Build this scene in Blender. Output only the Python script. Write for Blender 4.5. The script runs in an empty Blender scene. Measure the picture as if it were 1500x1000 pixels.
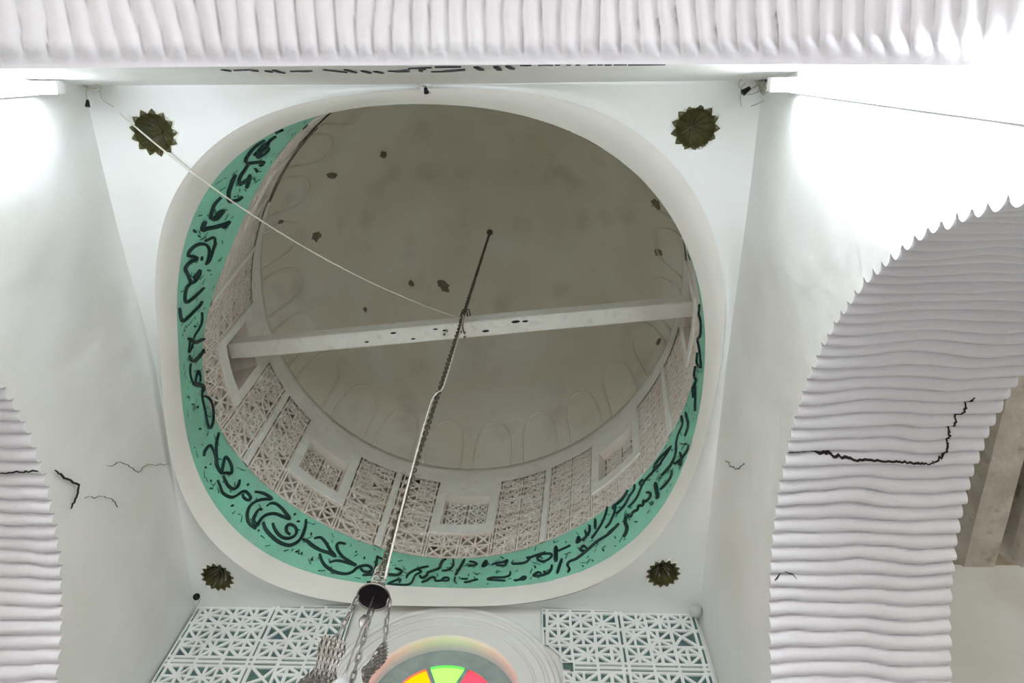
import bpy, math, random
from math import sin, cos, pi, radians as rad, degrees, atan2, hypot, sqrt
from mathutils import Vector, noise

# ------------------------------------------------------------------ camera, world, exposure
SC = 1.5            # metres per unit of the bay's half width
EYE = 1.6           # camera height above the floor
FLOOR = -EYE / SC
CAM = (0.3363, -1.0263, 0.0)
def W(p): return (p[0] * SC, p[1] * SC, p[2] * SC + EYE)

scene = bpy.context.scene
col = scene.collection
cam_data = bpy.data.cameras.new('camera')
cam = bpy.data.objects.new('camera', cam_data)
col.objects.link(cam)
RT = [[0.99957, 0.0064916, 0.0285938], [0.0041582, 0.9339447, -0.3573933], [-0.0290251, 0.3573586, 0.9335162]]
from mathutils import Matrix
rows = [Vector(r) for r in RT]
m = Matrix((rows[0], -rows[1], -rows[2])).transposed().to_4x4()
m.translation = Vector(W(CAM))
cam.matrix_world = m
cam_data.sensor_fit = 'HORIZONTAL'
cam_data.sensor_width = 36.0
cam_data.lens = 1085.443 / 1500 * 36.0
cam_data.clip_start = 0.02
scene.camera = cam

world = bpy.data.worlds.new('daylight')
scene.world = world
world.use_nodes = True
bg = world.node_tree.nodes['Background']
bg.inputs['Color'].default_value = (0.93, 0.97, 1.0, 1)
bg.inputs['Strength'].default_value = 1.0
TUBE_POWER = 54.0
sun_data = bpy.data.lights.new('courtyard_sun_offscreen', 'SUN')
sun_data.energy = 8.5
sun_data.angle = rad(0.6)
sun_data.color = (1.0, 0.975, 0.94)
sun = bpy.data.objects.new('courtyard_sun_offscreen', sun_data)
sun.rotation_euler = (rad(90 - 52), 0, rad(8))     # sun over the open courtyard behind the camera
col.objects.link(sun)
scene.cycles.diffuse_bounces = 8
scene.cycles.max_bounces = 12

vs = scene.view_settings
vs.view_transform = 'Standard'
vs.look = 'None'
vs.gamma = 1.0
vs.use_curve_mapping = False
vs.exposure = 0.55

random.seed(7)
RND = random.Random(11)

# ------------------------------------------------------------------ materials
def mat(name, color, rough=0.75, noise_scale=3.0, vary=0.06, color2=None, bump=0.0, bump_scale=40.0, metal=0.0,
        spots=None, spot_scale=9.0, spot_amt=0.35, spec=0.3, emit=None, emit_strength=0.0):
    m = bpy.data.materials.new(name)
    m.use_nodes = True
    nt = m.node_tree
    n, l = nt.nodes, nt.links
    b = n['Principled BSDF']
    b.inputs['Roughness'].default_value = rough
    b.inputs['Metallic'].default_value = metal
    b.inputs['Specular IOR Level'].default_value = spec
    tc = n.new('ShaderNodeTexCoord')
    nz = n.new('ShaderNodeTexNoise')
    nz.inputs['Scale'].default_value = noise_scale
    nz.inputs['Detail'].default_value = 6
    l.new(tc.outputs['Object'], nz.inputs['Vector'])
    rp = n.new('ShaderNodeValToRGB')
    c2 = color2 or tuple(c * (1 - vary * 2) for c in color)
    rp.color_ramp.elements[0].position = 0.35
    rp.color_ramp.elements[1].position = 0.65
    rp.color_ramp.elements[0].color = (*c2, 1)
    rp.color_ramp.elements[1].color = (*color, 1)
    l.new(nz.outputs['Fac'], rp.inputs['Fac'])
    out = rp.outputs['Color']
    if spots:
        s = n.new('ShaderNodeTexNoise')
        s.inputs['Scale'].default_value = spot_scale
        s.inputs['Detail'].default_value = 8
        l.new(tc.outputs['Object'], s.inputs['Vector'])
        r2 = n.new('ShaderNodeValToRGB')
        r2.color_ramp.elements[0].position = 0.56
        r2.color_ramp.elements[1].position = 0.74
        r2.color_ramp.elements[0].color = (0, 0, 0, 1)
        r2.color_ramp.elements[1].color = (spot_amt, spot_amt, spot_amt, 1)
        l.new(s.outputs['Fac'], r2.inputs['Fac'])
        mx = n.new('ShaderNodeMixRGB')
        l.new(r2.outputs['Color'], mx.inputs['Fac'])
        l.new(out, mx.inputs['Color1'])
        mx.inputs['Color2'].default_value = (*spots, 1)
        out = mx.outputs['Color']
    l.new(out, b.inputs['Base Color'])
    if bump > 0:
        bn = n.new('ShaderNodeTexNoise')
        bn.inputs['Scale'].default_value = bump_scale
        bn.inputs['Detail'].default_value = 5
        l.new(tc.outputs['Object'], bn.inputs['Vector'])
        bp = n.new('ShaderNodeBump')
        bp.inputs['Strength'].default_value = bump
        bp.inputs['Distance'].default_value = 0.01
        l.new(bn.outputs['Fac'], bp.inputs['Height'])
        l.new(bp.outputs['Normal'], b.inputs['Normal'])
    if emit:
        b.inputs['Emission Color'].default_value = (*emit, 1)
        b.inputs['Emission Strength'].default_value = emit_strength
    return m

M = {}
M['wall'] = mat('white_limewash', (0.78, 0.79, 0.775), 0.42, 2.0, 0.03, (0.72, 0.725, 0.69), 0.6, 7, spots=(0.62, 0.60, 0.52), spot_scale=2.2, spot_amt=0.30)
M['ridge'] = mat('ridged_plaster_paint', (0.83, 0.827, 0.865), 0.7, 3.0, 0.03, (0.79, 0.77, 0.815), 0.25, 45)
M['ceil'] = mat('pendentive_limewash', (0.80, 0.82, 0.81), 0.55, 2.0, 0.03, (0.75, 0.76, 0.73), 0.25, 12)
M['collar'] = mat('collar_plaster', (0.78, 0.77, 0.72), 0.6, 2.5, 0.03, None, 0.2, 20)
M['drum'] = mat('dusty_carved_plaster', (0.85, 0.81, 0.755), 0.85, 5.0, 0.06, (0.79, 0.71, 0.64), 0.3, 60)
M['cornice'] = mat('cornice_limewash', (0.89, 0.885, 0.85), 0.7, 4.0, 0.04, None, 0.25, 30, spots=(0.4, 0.36, 0.3), spot_scale=14, spot_amt=0.25)
M['dome'] = mat('aged_dome_plaster', (0.78, 0.76, 0.68), 0.8, 1.2, 0.05, (0.70, 0.66, 0.56), 0.35, 9, spots=(0.33, 0.29, 0.23), spot_scale=2.6, spot_amt=0.30)
M['green'] = mat('green_band_paint', (0.25, 0.65, 0.475), 0.55, 7.0, 0.08, (0.27, 0.57, 0.45), 0.5, 70)
M['ink'] = mat('dark_teal_lettering', (0.008, 0.035, 0.032), 0.5, 20, 0.1)
M['blackpaint'] = mat('black_lettering', (0.03, 0.03, 0.04), 0.6, 20, 0.1)
M['lattice'] = mat('white_lattice_plaster', (0.80, 0.82, 0.81), 0.6, 6, 0.03, None, 0.2, 50)
M['teal'] = mat('green_ground_behind_lattice', (0.10, 0.21, 0.17), 0.7, 12, 0.1, (0.07, 0.11, 0.13))
M['wood'] = mat('white_painted_timber', (0.85, 0.84, 0.80), 0.6, 6, 0.05, (0.78, 0.76, 0.70), 0.3, 25, spots=(0.3, 0.25, 0.18), spot_scale=12, spot_amt=0.3)
M['roughwood'] = mat('whitewashed_rough_timber', (0.60, 0.56, 0.50), 0.9, 7, 0.08, (0.46, 0.42, 0.36), 0.8, 30, spots=(0.20, 0.17, 0.13), spot_scale=11, spot_amt=0.7)
M['boards'] = mat('aged_ceiling_boards', (0.24, 0.19, 0.14), 0.9, 8, 0.1, None, 0.5, 30)
M['olive'] = mat('dark_olive_glaze', (0.075, 0.07, 0.022), 0.32, 14, 0.15, (0.045, 0.045, 0.015), spec=0.6)
M['iron'] = mat('dull_chain_metal', (0.16, 0.14, 0.11), 0.5, 30, 0.1, metal=0.7)
M['silver'] = mat('tarnished_silver', (0.42, 0.40, 0.37), 0.38, 40, 0.15, metal=0.9, bump=0.4, bump_scale=120)
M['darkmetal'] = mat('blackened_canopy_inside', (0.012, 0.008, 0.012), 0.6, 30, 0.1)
M['rope'] = mat('pale_cotton_rope', (0.68, 0.66, 0.58), 0.9, 60, 0.06)
M['wire'] = mat('pale_flex_wire', (0.55, 0.54, 0.44), 0.6, 40, 0.06)
M['bakelite'] = mat('black_lampholder', (0.012, 0.012, 0.014), 0.4, 40, 0.1)
M['crack'] = mat('dark_crack', (0.035, 0.032, 0.03), 1.0, 40, 0.1)
M['hairline'] = mat('fine_hairline_crack', (0.20, 0.19, 0.17), 1.0, 40, 0.1)
M['paleedge'] = mat('chipped_white_plaster', (0.8, 0.79, 0.7), 0.9, 40, 0.05)
M['stain'] = mat('bare_brown_plaster', (0.26, 0.21, 0.16), 0.95, 25, 0.15, None, 0.5, 40)
M['stone'] = mat('worn_floor_matting', (0.36, 0.35, 0.345), 0.5, 2, 0.05)
M['ground'] = mat('pale_courtyard_ground', (0.55, 0.52, 0.47), 0.9, 1, 0.05)
M['frame'] = mat('grey_green_window_frame', (0.24, 0.30, 0.29), 0.6, 14, 0.1, (0.30, 0.36, 0.35), 0.3, 40)
M['fitting'] = mat('white_enamel_fitting', (0.82, 0.82, 0.83), 0.4, 8, 0.02)
M['tube'] = mat('fluorescent_glass', (0.9, 0.9, 0.95), 0.4, 5, 0.01, emit=(0.87, 0.93, 1.0), emit_strength=TUBE_POWER)
M['bulb'] = mat('frosted_grey_glass', (0.55, 0.56, 0.56), 0.25, 20, 0.1)
for nm, c in (('pane_green', (0.078, 1.0, 0.03)), ('pane_orange', (1.0, 0.06, 0.0)), ('pane_yellow', (1.0, 0.10, 0.0)),
              ('pane_red', (1.0, 0.014, 0.024)), ('pane_blue', (0.03, 0.12, 1.0))):
    M[nm] = mat(nm, c, 0.3, 10, 0.05, emit=c, emit_strength=5.0)

# ------------------------------------------------------------------ mesh helpers (shape coordinates are in units of the bay)
def K1(p):
    k = 1.02   # the drum and dome stand a touch above the lip
    return tuple(CAM[i] + (p[i] - CAM[i]) * k for i in range(3))

def nz(p, s, a, seed=0.0):
    return a * noise.noise(Vector((p[0] * s + seed, p[1] * s - seed, p[2] * s + 2 * seed)))

def mesh(name, verts, faces, m, parent=None, smooth=False, xf=None, kind=None):
    vv = [W(xf(v)) if xf else W(v) for v in verts]
    if parent is not None and parent.type == 'EMPTY':
        o0 = parent.location
        vv = [(v[0] - o0[0], v[1] - o0[1], v[2] - o0[2]) for v in vv]
    me = bpy.data.meshes.new(name)
    me.from_pydata(vv, [], faces)
    if smooth:
        me.polygons.foreach_set('use_smooth', [True] * len(me.polygons))
    me.materials.append(m)
    me.update()
    o = bpy.data.objects.new(name, me)
    col.objects.link(o)
    if parent is not None:
        o.parent = parent
    if kind:
        o['kind'] = kind
    return o

def thing(name, label, cat, loc, group=None):
    o = bpy.data.objects.new(name, None)
    o.location = W(loc)
    o.empty_display_size = 0.05
    col.objects.link(o)
    o['label'] = label
    o['category'] = cat
    if group: o['group'] = group
    return o

def tag(o, label, cat, group=None):
    o['label'] = label; o['category'] = cat
    if group: o['group'] = group
    return o

def grid(fn, nu, nv, wrap_u=False):
    vs_, fs = [], []
    for i in range(nu if wrap_u else nu + 1):
        for j in range(nv + 1):
            vs_.append(fn(i / nu, j / nv))
    for i in range(nu):
        a = i; b = (i + 1) % nu if wrap_u else i + 1
        for j in range(nv):
            fs.append((a * (nv + 1) + j, b * (nv + 1) + j, b * (nv + 1) + j + 1, a * (nv + 1) + j + 1))
    return vs_, fs

def join(*parts):
    v, f = [], []
    for a, b in parts:
        o = len(v); v += list(a); f += [tuple(i + o for i in q) for q in b]
    return v, f

def boxg(x0, x1, y0, y1, z0, z1):
    v = [(x, y, z) for x in (x0, x1) for y in (y0, y1) for z in (z0, z1)]
    return v, [(0, 1, 3, 2), (4, 6, 7, 5), (0, 4, 5, 1), (2, 3, 7, 6), (0, 2, 6, 4), (1, 5, 7, 3)]

def tubeg(pts, r, n=8, closed=False, rfn=None):
    P = [Vector(p) for p in pts]
    vs_, fs = [], []
    up = Vector((0.13, 0.31, 0.94))
    N = len(P)
    for i, p in enumerate(P):
        a = P[(i - 1) % N] if (closed or i > 0) else p
        b = P[(i + 1) % N] if (closed or i < N - 1) else p
        t = (b - a).normalized()
        s = t.cross(up)
        if s.length < 1e-4: s = t.cross(Vector((1, 0, 0)))
        s.normalize(); q = s.cross(t)
        rr = rfn(i / max(1, N - 1)) if rfn else r
        for k in range(n):
            an = 2 * pi * k / n
            vs_.append(tuple(p + s * cos(an) * rr + q * sin(an) * rr))
    for i in range(N if closed else N - 1):
        j = (i + 1) % N
        for k in range(n):
            k2 = (k + 1) % n
            fs.append((i * n + k, i * n + k2, j * n + k2, j * n + k))
    if not closed:
        fs.append(tuple(range(n - 1, -1, -1)))
        fs.append(tuple((N - 1) * n + k for k in range(n)))
    return vs_, fs

def lathe(prof, center, n=24, axis='z'):
    vs_, fs = [], []
    for r, h in prof:
        for k in range(n):
            a = 2 * pi * k / n
            vs_.append((center[0] + r * cos(a), center[1] + r * sin(a), center[2] + h))
    for i in range(len(prof) - 1):
        for k in range(n):
            k2 = (k + 1) % n
            fs.append((i * n + k, i * n + k2, (i + 1) * n + k2, (i + 1) * n + k))
    return vs_, fs

def smooth_path(pts, sub=4):
    out = []
    n = len(pts)
    for i in range(n - 1):
        p0 = pts[max(0, i - 1)]; p1 = pts[i]; p2 = pts[i + 1]; p3 = pts[min(n - 1, i + 2)]
        for s in range(sub):
            t = s / sub
            out.append(tuple(0.5 * (2 * b + (c - a) * t + (2 * a - 5 * b + 4 * c - d) * t * t + (3 * b - a - 3 * c + d) * t ** 3)
                             for a, b, c, d in zip(p0, p1, p2, p3)))
    out.append(tuple(pts[-1]))
    return out

def ribbon(pts2, w, place, thick, taper=0.35):
    """flat stroke with raised body: 2-D centre line pts2, width w, place(u,v,h)->point"""
    vs_, fs = [], []
    n = len(pts2)
    for i, p in enumerate(pts2):
        a = pts2[max(0, i - 1)]; b = pts2[min(n - 1, i + 1)]
        dx, dy = b[0] - a[0], b[1] - a[1]
        L = hypot(dx, dy) or 1.0
        nx, ny = -dy / L, dx / L
        t = i / max(1, n - 1)
        ww = w * 0.5 * (taper + (1 - taper) * min(1.0, 5 * min(t, 1 - t) + 0.25))
        for sgn, h in ((-1, -thick), (-1, thick * 0.7), (0, thick), (1, thick * 0.7), (1, -thick)):
            vs_.append(place(p[0] + nx * ww * sgn, p[1] + ny * ww * sgn, h))
    for i in range(n - 1):
        for k in range(4):
            fs.append((i * 5 + k, (i + 1) * 5 + k, (i + 1) * 5 + k + 1, i * 5 + k + 1))
    fs.append((0, 1, 2, 3, 4)); o = (n - 1) * 5
    fs.append((o + 4, o + 3, o + 2, o + 1, o))
    return vs_, fs

# pierced plates: convex polygons, each with an inset hole
def plate(polys, bar, place, depth):
    """polys: list of 2-D convex polygons; bar: half width of the bars; place(u,v,h) h=0 front, h=depth back"""
    vs_, fs = [], []
    for poly in polys:
        n = len(poly)
        area = sum(poly[i][0] * poly[(i + 1) % n][1] - poly[(i + 1) % n][0] * poly[i][1] for i in range(n))
        if area < 0: poly = poly[::-1]
        ins = []
        lines = []
        for i in range(n):
            a, b = poly[i], poly[(i + 1) % n]
            L = hypot(b[0] - a[0], b[1] - a[1]) or 1e-9
            nx, ny = -(b[1] - a[1]) / L, (b[0] - a[0]) / L
            bb = bar * RND.uniform(0.75, 1.3)
            lines.append((nx, ny, nx * a[0] + ny * a[1] + bb))
        ok = True
        for i in range(n):
            n1, n2 = lines[i - 1], lines[i]
            d = n1[0] * n2[1] - n1[1] * n2[0]
            if abs(d) < 1e-6: ok = False; break
            ins.append(((n1[2] * n2[1] - n1[1] * n2[2]) / d, (n1[0] * n2[2] - n1[2] * n2[0]) / d))
        if ok:
            for i in range(n):
                nx, ny, c = lines[i]
                if any(nx * q[0] + ny * q[1] < c - 1e-6 for q in ins): ok = False
        o = len(vs_)
        for p in poly: vs_.append(place(p[0], p[1], 0))
        if not ok:
            fs.append(tuple(o + i for i in range(n)))
            continue
        for p in ins: vs_.append(place(p[0], p[1], 0))
        for p in ins: vs_.append(place(p[0], p[1], depth))
        for i in range(n):
            j = (i + 1) % n
            fs.append((o + i, o + j, o + n + j, o + n + i))
            fs.append((o + n + i, o + n + j, o + 2 * n + j, o + 2 * n + i))
    return vs_, fs

def cell(u0, u1, v0, v1, kind, jit=0.0):
    c = ((u0 + u1) / 2 + RND.uniform(-jit, jit), (v0 + v1) / 2 + RND.uniform(-jit, jit))
    A, B, C_, D_ = (u0, v0), (u1, v0), (u1, v1), (u0, v1)
    mb, mr, mt, ml = ((c[0], v0), (u1, c[1]), (c[0], v1), (u0, c[1]))
    if kind == 'x': return [[A, B, c], [B, C_, c], [C_, D_, c], [D_, A, c]]
    if kind == 'jack': return [[A, mb, c], [mb, B, c], [B, mr, c], [mr, C_, c], [C_, mt, c], [mt, D_, c], [D_, ml, c], [ml, A, c]]
    if kind == 'bars':
        k = (u1 - u0) / 3
        return [[(u0, v0), (u0 + k, v0), (u0 + k, v1), (u0, v1)], [(u0 + k, v0), (u0 + 2 * k, v0), (u0 + 2 * k, v1), (u0 + k, v1)], [(u0 + 2 * k, v0), (u1, v0), (u1, v1), (u0 + 2 * k, v1)]]
    if kind == 'diag':
        return [[A, mb, ml], [mb, B, mr], [mr, C_, mt], [mt, D_, ml], [mb, mr, c], [mr, mt, c], [mt, ml, c], [ml, mb, c]]
    return [[A, B, C_, D_]]

def lattice_polys(u0, u1, v0, v1, nu, nv, dash, kinds, group=2, keep=None):
    """columns of cells with dash strips between groups"""
    polys = []
    ngu = -(-nu // group); ngv = -(-nv // group)
    cw = (u1 - u0 - dash * (ngu + 1)) / nu
    ch = (v1 - v0 - dash * (ngv + 1)) / nv
    def edges(n, start, size):
        e = []; x = start
        for i in range(n):
            if i % group == 0:
                e.append(('d', x, x + dash)); x += dash
            e.append(('c', x, x + size)); x += size
        e.append(('d', x, x + dash))
        return e
    for ku, a, b in edges(nu, u0, cw):
        for kv, c, d in edges(nv, v0, ch):
            if ku == 'c' and kv == 'c': ps = cell(a, b, c, d, RND.choice(kinds), min(b - a, d - c) * 0.15)
            elif ku == 'd' and kv == 'd': ps = [[(a, c), (b, c), (b, d), (a, d)]]
            else: ps = [[(a, c), (b, c), (b, d), (a, d)]]
            for p in ps:
                q = (sum(t[0] for t in p) / len(p), sum(t[1] for t in p) / len(p))
                if keep is None or keep(*q): polys.append(p)
    return polys
STROKES = [
 (0.0059,[(-118.67,2.312),(-117.31,2.312),(-118.17,2.312),(-118.96,2.312)]),
 (0.0072,[(-120.44,2.3705),(-121.57,2.3723),(-122.65,2.385),(-123.94,2.4115),(-124.73,2.4417),(-126.04,2.4478),(-126.86,2.4353),(-127.17,2.4183),(-125.87,2.4126),(-124.78,2.4108),(-123.39,2.3962),(-123.69,2.3754),(-125.11,2.3819),(-126.73,2.3881)]),
 (0.0086,[(-121.85,2.3334),(-123.13,2.3272),(-124.64,2.333),(-126.32,2.3466),(-128.13,2.3653),(-129.04,2.3949),(-128.66,2.4318),(-128.34,2.4897)]),
 (0.0046,[(-128.34,2.4897),(-129.21,2.4881),(-129.38,2.4739)]),
 (0.0086,[(-129.02,2.4026),(-130.72,2.4101),(-132.15,2.4135),(-133.54,2.4222),(-134.65,2.4378),(-134.02,2.4514),(-133.14,2.4644),(-131.96,2.4623)]),
 (0.0099,[(-132.2,2.4633),(-134.02,2.4819),(-135.41,2.4874)]),
 (0.0033,[(-130.4,2.461),(-130.5,2.482),(-131.17,2.4821)]),
 (0.0099,[(-132.28,2.383),(-133.89,2.3909),(-135.24,2.4003),(-136.58,2.4083),(-138.11,2.424),(-139.2,2.4382)]),
 (0.0092,[(-139.09,2.4332),(-138.8,2.467),(-138.43,2.4819),(-137.6,2.4919)]),
 (0.0079,[(-138.08,2.3862),(-139.19,2.3766),(-140.27,2.3728),(-141.55,2.3767),(-143.05,2.3836),(-143.49,2.4001),(-143.3,2.4201),(-141.98,2.4304),(-141.43,2.4319),(-141.76,2.4152),(-142.52,2.4069),(-143.28,2.4026)]),
 (0.0112,[(-143.87,2.3674),(-144.7,2.3656),(-145.95,2.3686),(-145.7,2.3877),(-145.39,2.4283),(-144.82,2.4682),(-144.18,2.4901)]),
 (0.0046,[(-144.52,2.4884),(-145.75,2.4757),(-145.58,2.4586)]),
 (0.0059,[(-148.7,2.3975),(-148.28,2.4187),(-148.06,2.4392),(-149.6,2.4543),(-151.18,2.4557),(-152.76,2.4565),(-154.28,2.4515),(-154.75,2.435)]),
 (0.0079,[(-151.59,2.3301),(-150.63,2.334),(-149.74,2.3505),(-149.28,2.3732),(-149.45,2.4),(-150.25,2.4226),(-151.7,2.4383),(-153.51,2.4422),(-154.78,2.4376)]),
 (0.0086,[(-151.69,2.3305),(-152.03,2.3577),(-152.55,2.3798),(-153.13,2.376),(-153.11,2.3538),(-153.66,2.3385),(-154.57,2.3308),(-155.97,2.3466),(-157.69,2.3663)]),
 (0.0086,[(-155.8,2.4141),(-156.71,2.4013),(-158.12,2.3949)]),
 (0.0046,[(-155.8,2.4141),(-156.93,2.417),(-157.86,2.4063)]),
 (0.0066,[(-145.82,2.3287),(-146.35,2.3363)]),
 (0.0046,[(-147.25,2.3587),(-147.48,2.3643)]),
 (0.004,[(-152.49,2.4064),(-153.46,2.407)]),
 (0.0086,[(-155.81,2.3445),(-157.26,2.3608),(-158.32,2.3765),(-158.39,2.3942),(-157.71,2.4064),(-156.71,2.4118)]),
 (0.0066,[(-156.8,2.3879),(-157.67,2.3889)]),
 (0.0086,[(-158.44,2.3769),(-159.01,2.3539),(-160.13,2.3466),(-161.8,2.3473),(-162.77,2.36),(-162.56,2.3986),(-161.83,2.4354),(-161.09,2.4628)]),
 (0.0092,[(-163.27,2.3168),(-164.57,2.3202),(-166.23,2.3295),(-166.9,2.3452),(-166.64,2.386),(-166.14,2.4232),(-165.59,2.4597),(-164.69,2.471)]),
 (0.0059,[(-168.03,2.4867),(-169.73,2.5006),(-171.39,2.5024),(-172.41,2.4785),(-172.85,2.451),(-173.48,2.4402)]),
 (0.0112,[(-172.18,2.385),(-173.5,2.4234),(-175.17,2.4625),(-175.97,2.512),(-176.88,2.5664)]),
 (0.0046,[(-173.17,2.4022),(-174.66,2.3998),(-175.89,2.3962),(-175.48,2.4226),(-174.55,2.4299)]),
 (0.0053,[(-177.25,2.4056),(-178.75,2.4246),(-179.66,2.4802),(-179.91,2.5334),(-179.59,2.5655),(-180.68,2.5726)]),
 (0.0046,[(-170.29,2.4382),(-170.72,2.442)]),
 (0.0053,[(-176.9,2.4041),(-178.26,2.4135),(-179.62,2.4478),(-180.31,2.4998),(-180.3,2.5431),(-179.98,2.5755)]),
 (0.0053,[(-179.13,2.4132),(-180.87,2.404),(-182.85,2.4115),(-184.84,2.4359)]),
 (0.0145,[(175.62,2.4271),(173.92,2.4732),(172.46,2.5194),(171.17,2.5424),(171.05,2.5131)]),
 (0.0072,[(176.86,2.4966),(175.96,2.4717),(175.03,2.4569)]),
 (0.0072,[(176.73,2.5018),(174.96,2.5179),(173.79,2.5115)]),
 (0.0079,[(171.41,2.5164),(170.16,2.5046),(168.43,2.502),(166.64,2.5007),(164.86,2.4912),(163.18,2.4856),(162.22,2.494),(162.51,2.5227),(163.87,2.556),(165.66,2.5757),(167.72,2.5686),(169.34,2.5344),(169.87,2.5071)]),
 (0.0053,[(169.4,2.4435),(168.92,2.4409)]),
 (0.0046,[(171.16,2.4012),(170.87,2.4)]),
 (0.004,[(174.06,2.5944),(173.81,2.5973)]),
 (0.0046,[(164.66,2.4113),(164.23,2.418)]),
 (0.0046,[(170.69,2.6031),(170.43,2.6113)]),
 (0.0086,[(158.73,2.378),(159.45,2.3968),(159.34,2.4414),(157.71,2.4476),(155.94,2.4368),(154.84,2.421),(152.7,2.4195)]),
 (0.0092,[(159.6,2.5342),(158.77,2.5007),(157.61,2.4709),(156.06,2.4469),(154.44,2.4253),(152.39,2.4211)]),
 (0.0086,[(152.46,2.4224),(151.51,2.4485),(150.59,2.4671),(151.41,2.4882),(152.82,2.4986),(154.22,2.4958),(153.99,2.4753),(153.12,2.4464),(152.45,2.4259)]),
 (0.0086,[(151.77,2.424),(150.3,2.4168),(148.82,2.4153),(147.55,2.4311),(147.42,2.4569),(147.96,2.4803)]),
 (0.0086,[(152.18,2.384),(150.71,2.3781),(149.35,2.3695),(147.76,2.3791),(146.64,2.397),(146.04,2.4258),(145.76,2.448),(144.91,2.4644),(143.24,2.4599),(143.36,2.4414),(144.58,2.4349),(145.26,2.4438)]),
 (0.0053,[(145.75,2.3639),(145.34,2.3719)]),
 (0.0066,[(145.86,2.4942),(145.54,2.4976)]),
 (0.004,[(156.76,2.3565),(156.28,2.357)]),
 (0.0033,[(156.2,2.3941),(155.98,2.3905)]),
 (0.004,[(153.46,2.3522),(153.18,2.3475)]),
 (0.0086,[(143.26,2.496),(142.1,2.511),(140.79,2.522),(138.93,2.5248),(140.46,2.4977),(141.59,2.4681),(142.15,2.4318),(141.88,2.4001),(140.92,2.3759),(139.8,2.3644),(138.01,2.3654)]),
 (0.0092,[(138.92,2.4824),(138.5,2.5048),(137.31,2.5175),(135.69,2.5172),(134.08,2.5082),(132.67,2.496),(134.41,2.4859),(136.19,2.4766),(137.53,2.4545),(138.21,2.429),(138.31,2.4025),(138.24,2.3789),(139.52,2.3887),(139.98,2.4115),(140.02,2.4416),(139.39,2.4542)]),
 (0.0105,[(137.43,2.4107),(136.3,2.3926),(134.6,2.3821),(132.48,2.3754),(130.69,2.3775),(129.35,2.3875),(128.39,2.4122),(127.97,2.4412),(128.11,2.4746),(128.44,2.5064),(129.08,2.5351)]),
 (0.0086,[(135.51,2.4331),(134.5,2.4173),(133.15,2.4055),(131.63,2.4024),(130.33,2.4151),(129.55,2.4385),(129.7,2.4616),(130.59,2.4762),(131.78,2.4743),(132.34,2.4598),(131.79,2.4369),(130.56,2.4319)]),
 (0.0099,[(127.5,2.4412),(126.09,2.4408),(124.77,2.4338),(123.5,2.428),(122.32,2.4258)]),
 (0.0066,[(132.36,2.5283),(131.87,2.5293)]),
 (0.0046,[(130.77,2.5045),(130.18,2.5106)]),
 (0.004,[(126.39,2.4882),(126.1,2.476)]),
 (0.004,[(127.59,2.3714),(127.12,2.3794)]),
 (0.004,[(126.29,2.3802),(126.06,2.3704)]),
 (0.004,[(137.4,2.3696),(137.15,2.366)]),
 (0.0046,[(145.62,2.4911),(145.53,2.4986)]),
 (0.0092,[(126.08,2.4368),(124.53,2.4295),(122.41,2.426),(120.42,2.4274),(118.75,2.4221),(120.23,2.4419),(121.25,2.4594),(122.57,2.4787),(123.92,2.4864),(125.08,2.4695)]),
 (0.0092,[(122.35,2.4063),(121.24,2.3777),(119.99,2.3568),(118.27,2.3429),(116.5,2.3376),(114.67,2.3418),(113.46,2.3614),(112.76,2.3901),(111.29,2.4126),(109.98,2.4137),(109.22,2.3963),(109.75,2.3759),(111.06,2.3758),(111.88,2.3891)]),
 (0.0086,[(117.43,2.5068),(118.78,2.503),(119.43,2.4863),(118.73,2.4597),(117.16,2.434),(115.37,2.4192),(113.28,2.4042),(114.71,2.4041),(116.5,2.4062),(118.16,2.4002),(119.36,2.3814)]),
 (0.0086,[(108.95,2.492),(108.66,2.4553),(108.45,2.4061),(108.58,2.3688),(109.76,2.3581),(110.96,2.3504)]),
 (0.0059,[(108.92,2.489),(107.33,2.4795)]),
 (0.0072,[(108.58,2.3688),(106.26,2.3777),(102.99,2.3823)]),
 (0.0046,[(109.44,2.312),(107.84,2.312)]),
 (0.0046,[(111.96,2.4653),(111.71,2.4548)]),
 (0.004,[(114.49,2.4824),(114.16,2.4838)]),
 (0.004,[(123.41,2.3777),(123.56,2.3691),(123.2,2.3624)]),
 (0.0086,[(106.31,2.3741),(104.57,2.3769),(102.63,2.3831),(101.87,2.4097),(102.57,2.4246),(103.75,2.4302)]),
 (0.0086,[(95.49,2.4744),(97.18,2.458),(98.78,2.4306),(100.05,2.3942),(100.24,2.3656)]),
 (0.0059,[(97.92,2.4368),(96.91,2.4245),(98.22,2.3918),(98.47,2.3554),(98.78,2.327),(99.98,2.312),(104.53,2.312)]),
 (0.0086,[(91.45,2.5477),(92.27,2.534),(92.57,2.4966),(92.67,2.4643),(94.29,2.438),(95.29,2.4207),(95.34,2.3979),(96.27,2.374),(97.09,2.3907)]),
 (0.0072,[(89.62,2.549),(89.27,2.4995),(89.7,2.4633),(90.72,2.4469),(91.82,2.4418)]),
 (0.0092,[(86.62,2.5472),(87.15,2.491),(87.68,2.4363),(88.02,2.4057)]),
 (0.0066,[(104.38,2.3134),(103.25,2.3318),(102.3,2.3471),(101.54,2.3489),(101.68,2.3286)]),
 (0.0072,[(96.19,2.338),(94.98,2.3542),(94.26,2.3774),(93.17,2.3827),(92.74,2.3572),(91.4,2.3586),(90.9,2.3815),(89.77,2.3823),(89.6,2.3601),(90.95,2.3591)]),
 (0.0059,[(88.02,2.3907),(87.97,2.3537)]),
 (0.0053,[(86.33,2.376),(84.72,2.3721)]),
 (0.0046,[(85.44,2.3471),(83.67,2.3504)]),
 (0.0066,[(85.29,2.5247),(84.22,2.5186),(83.15,2.4967),(84.24,2.4873),(85.37,2.4852)]),
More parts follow.
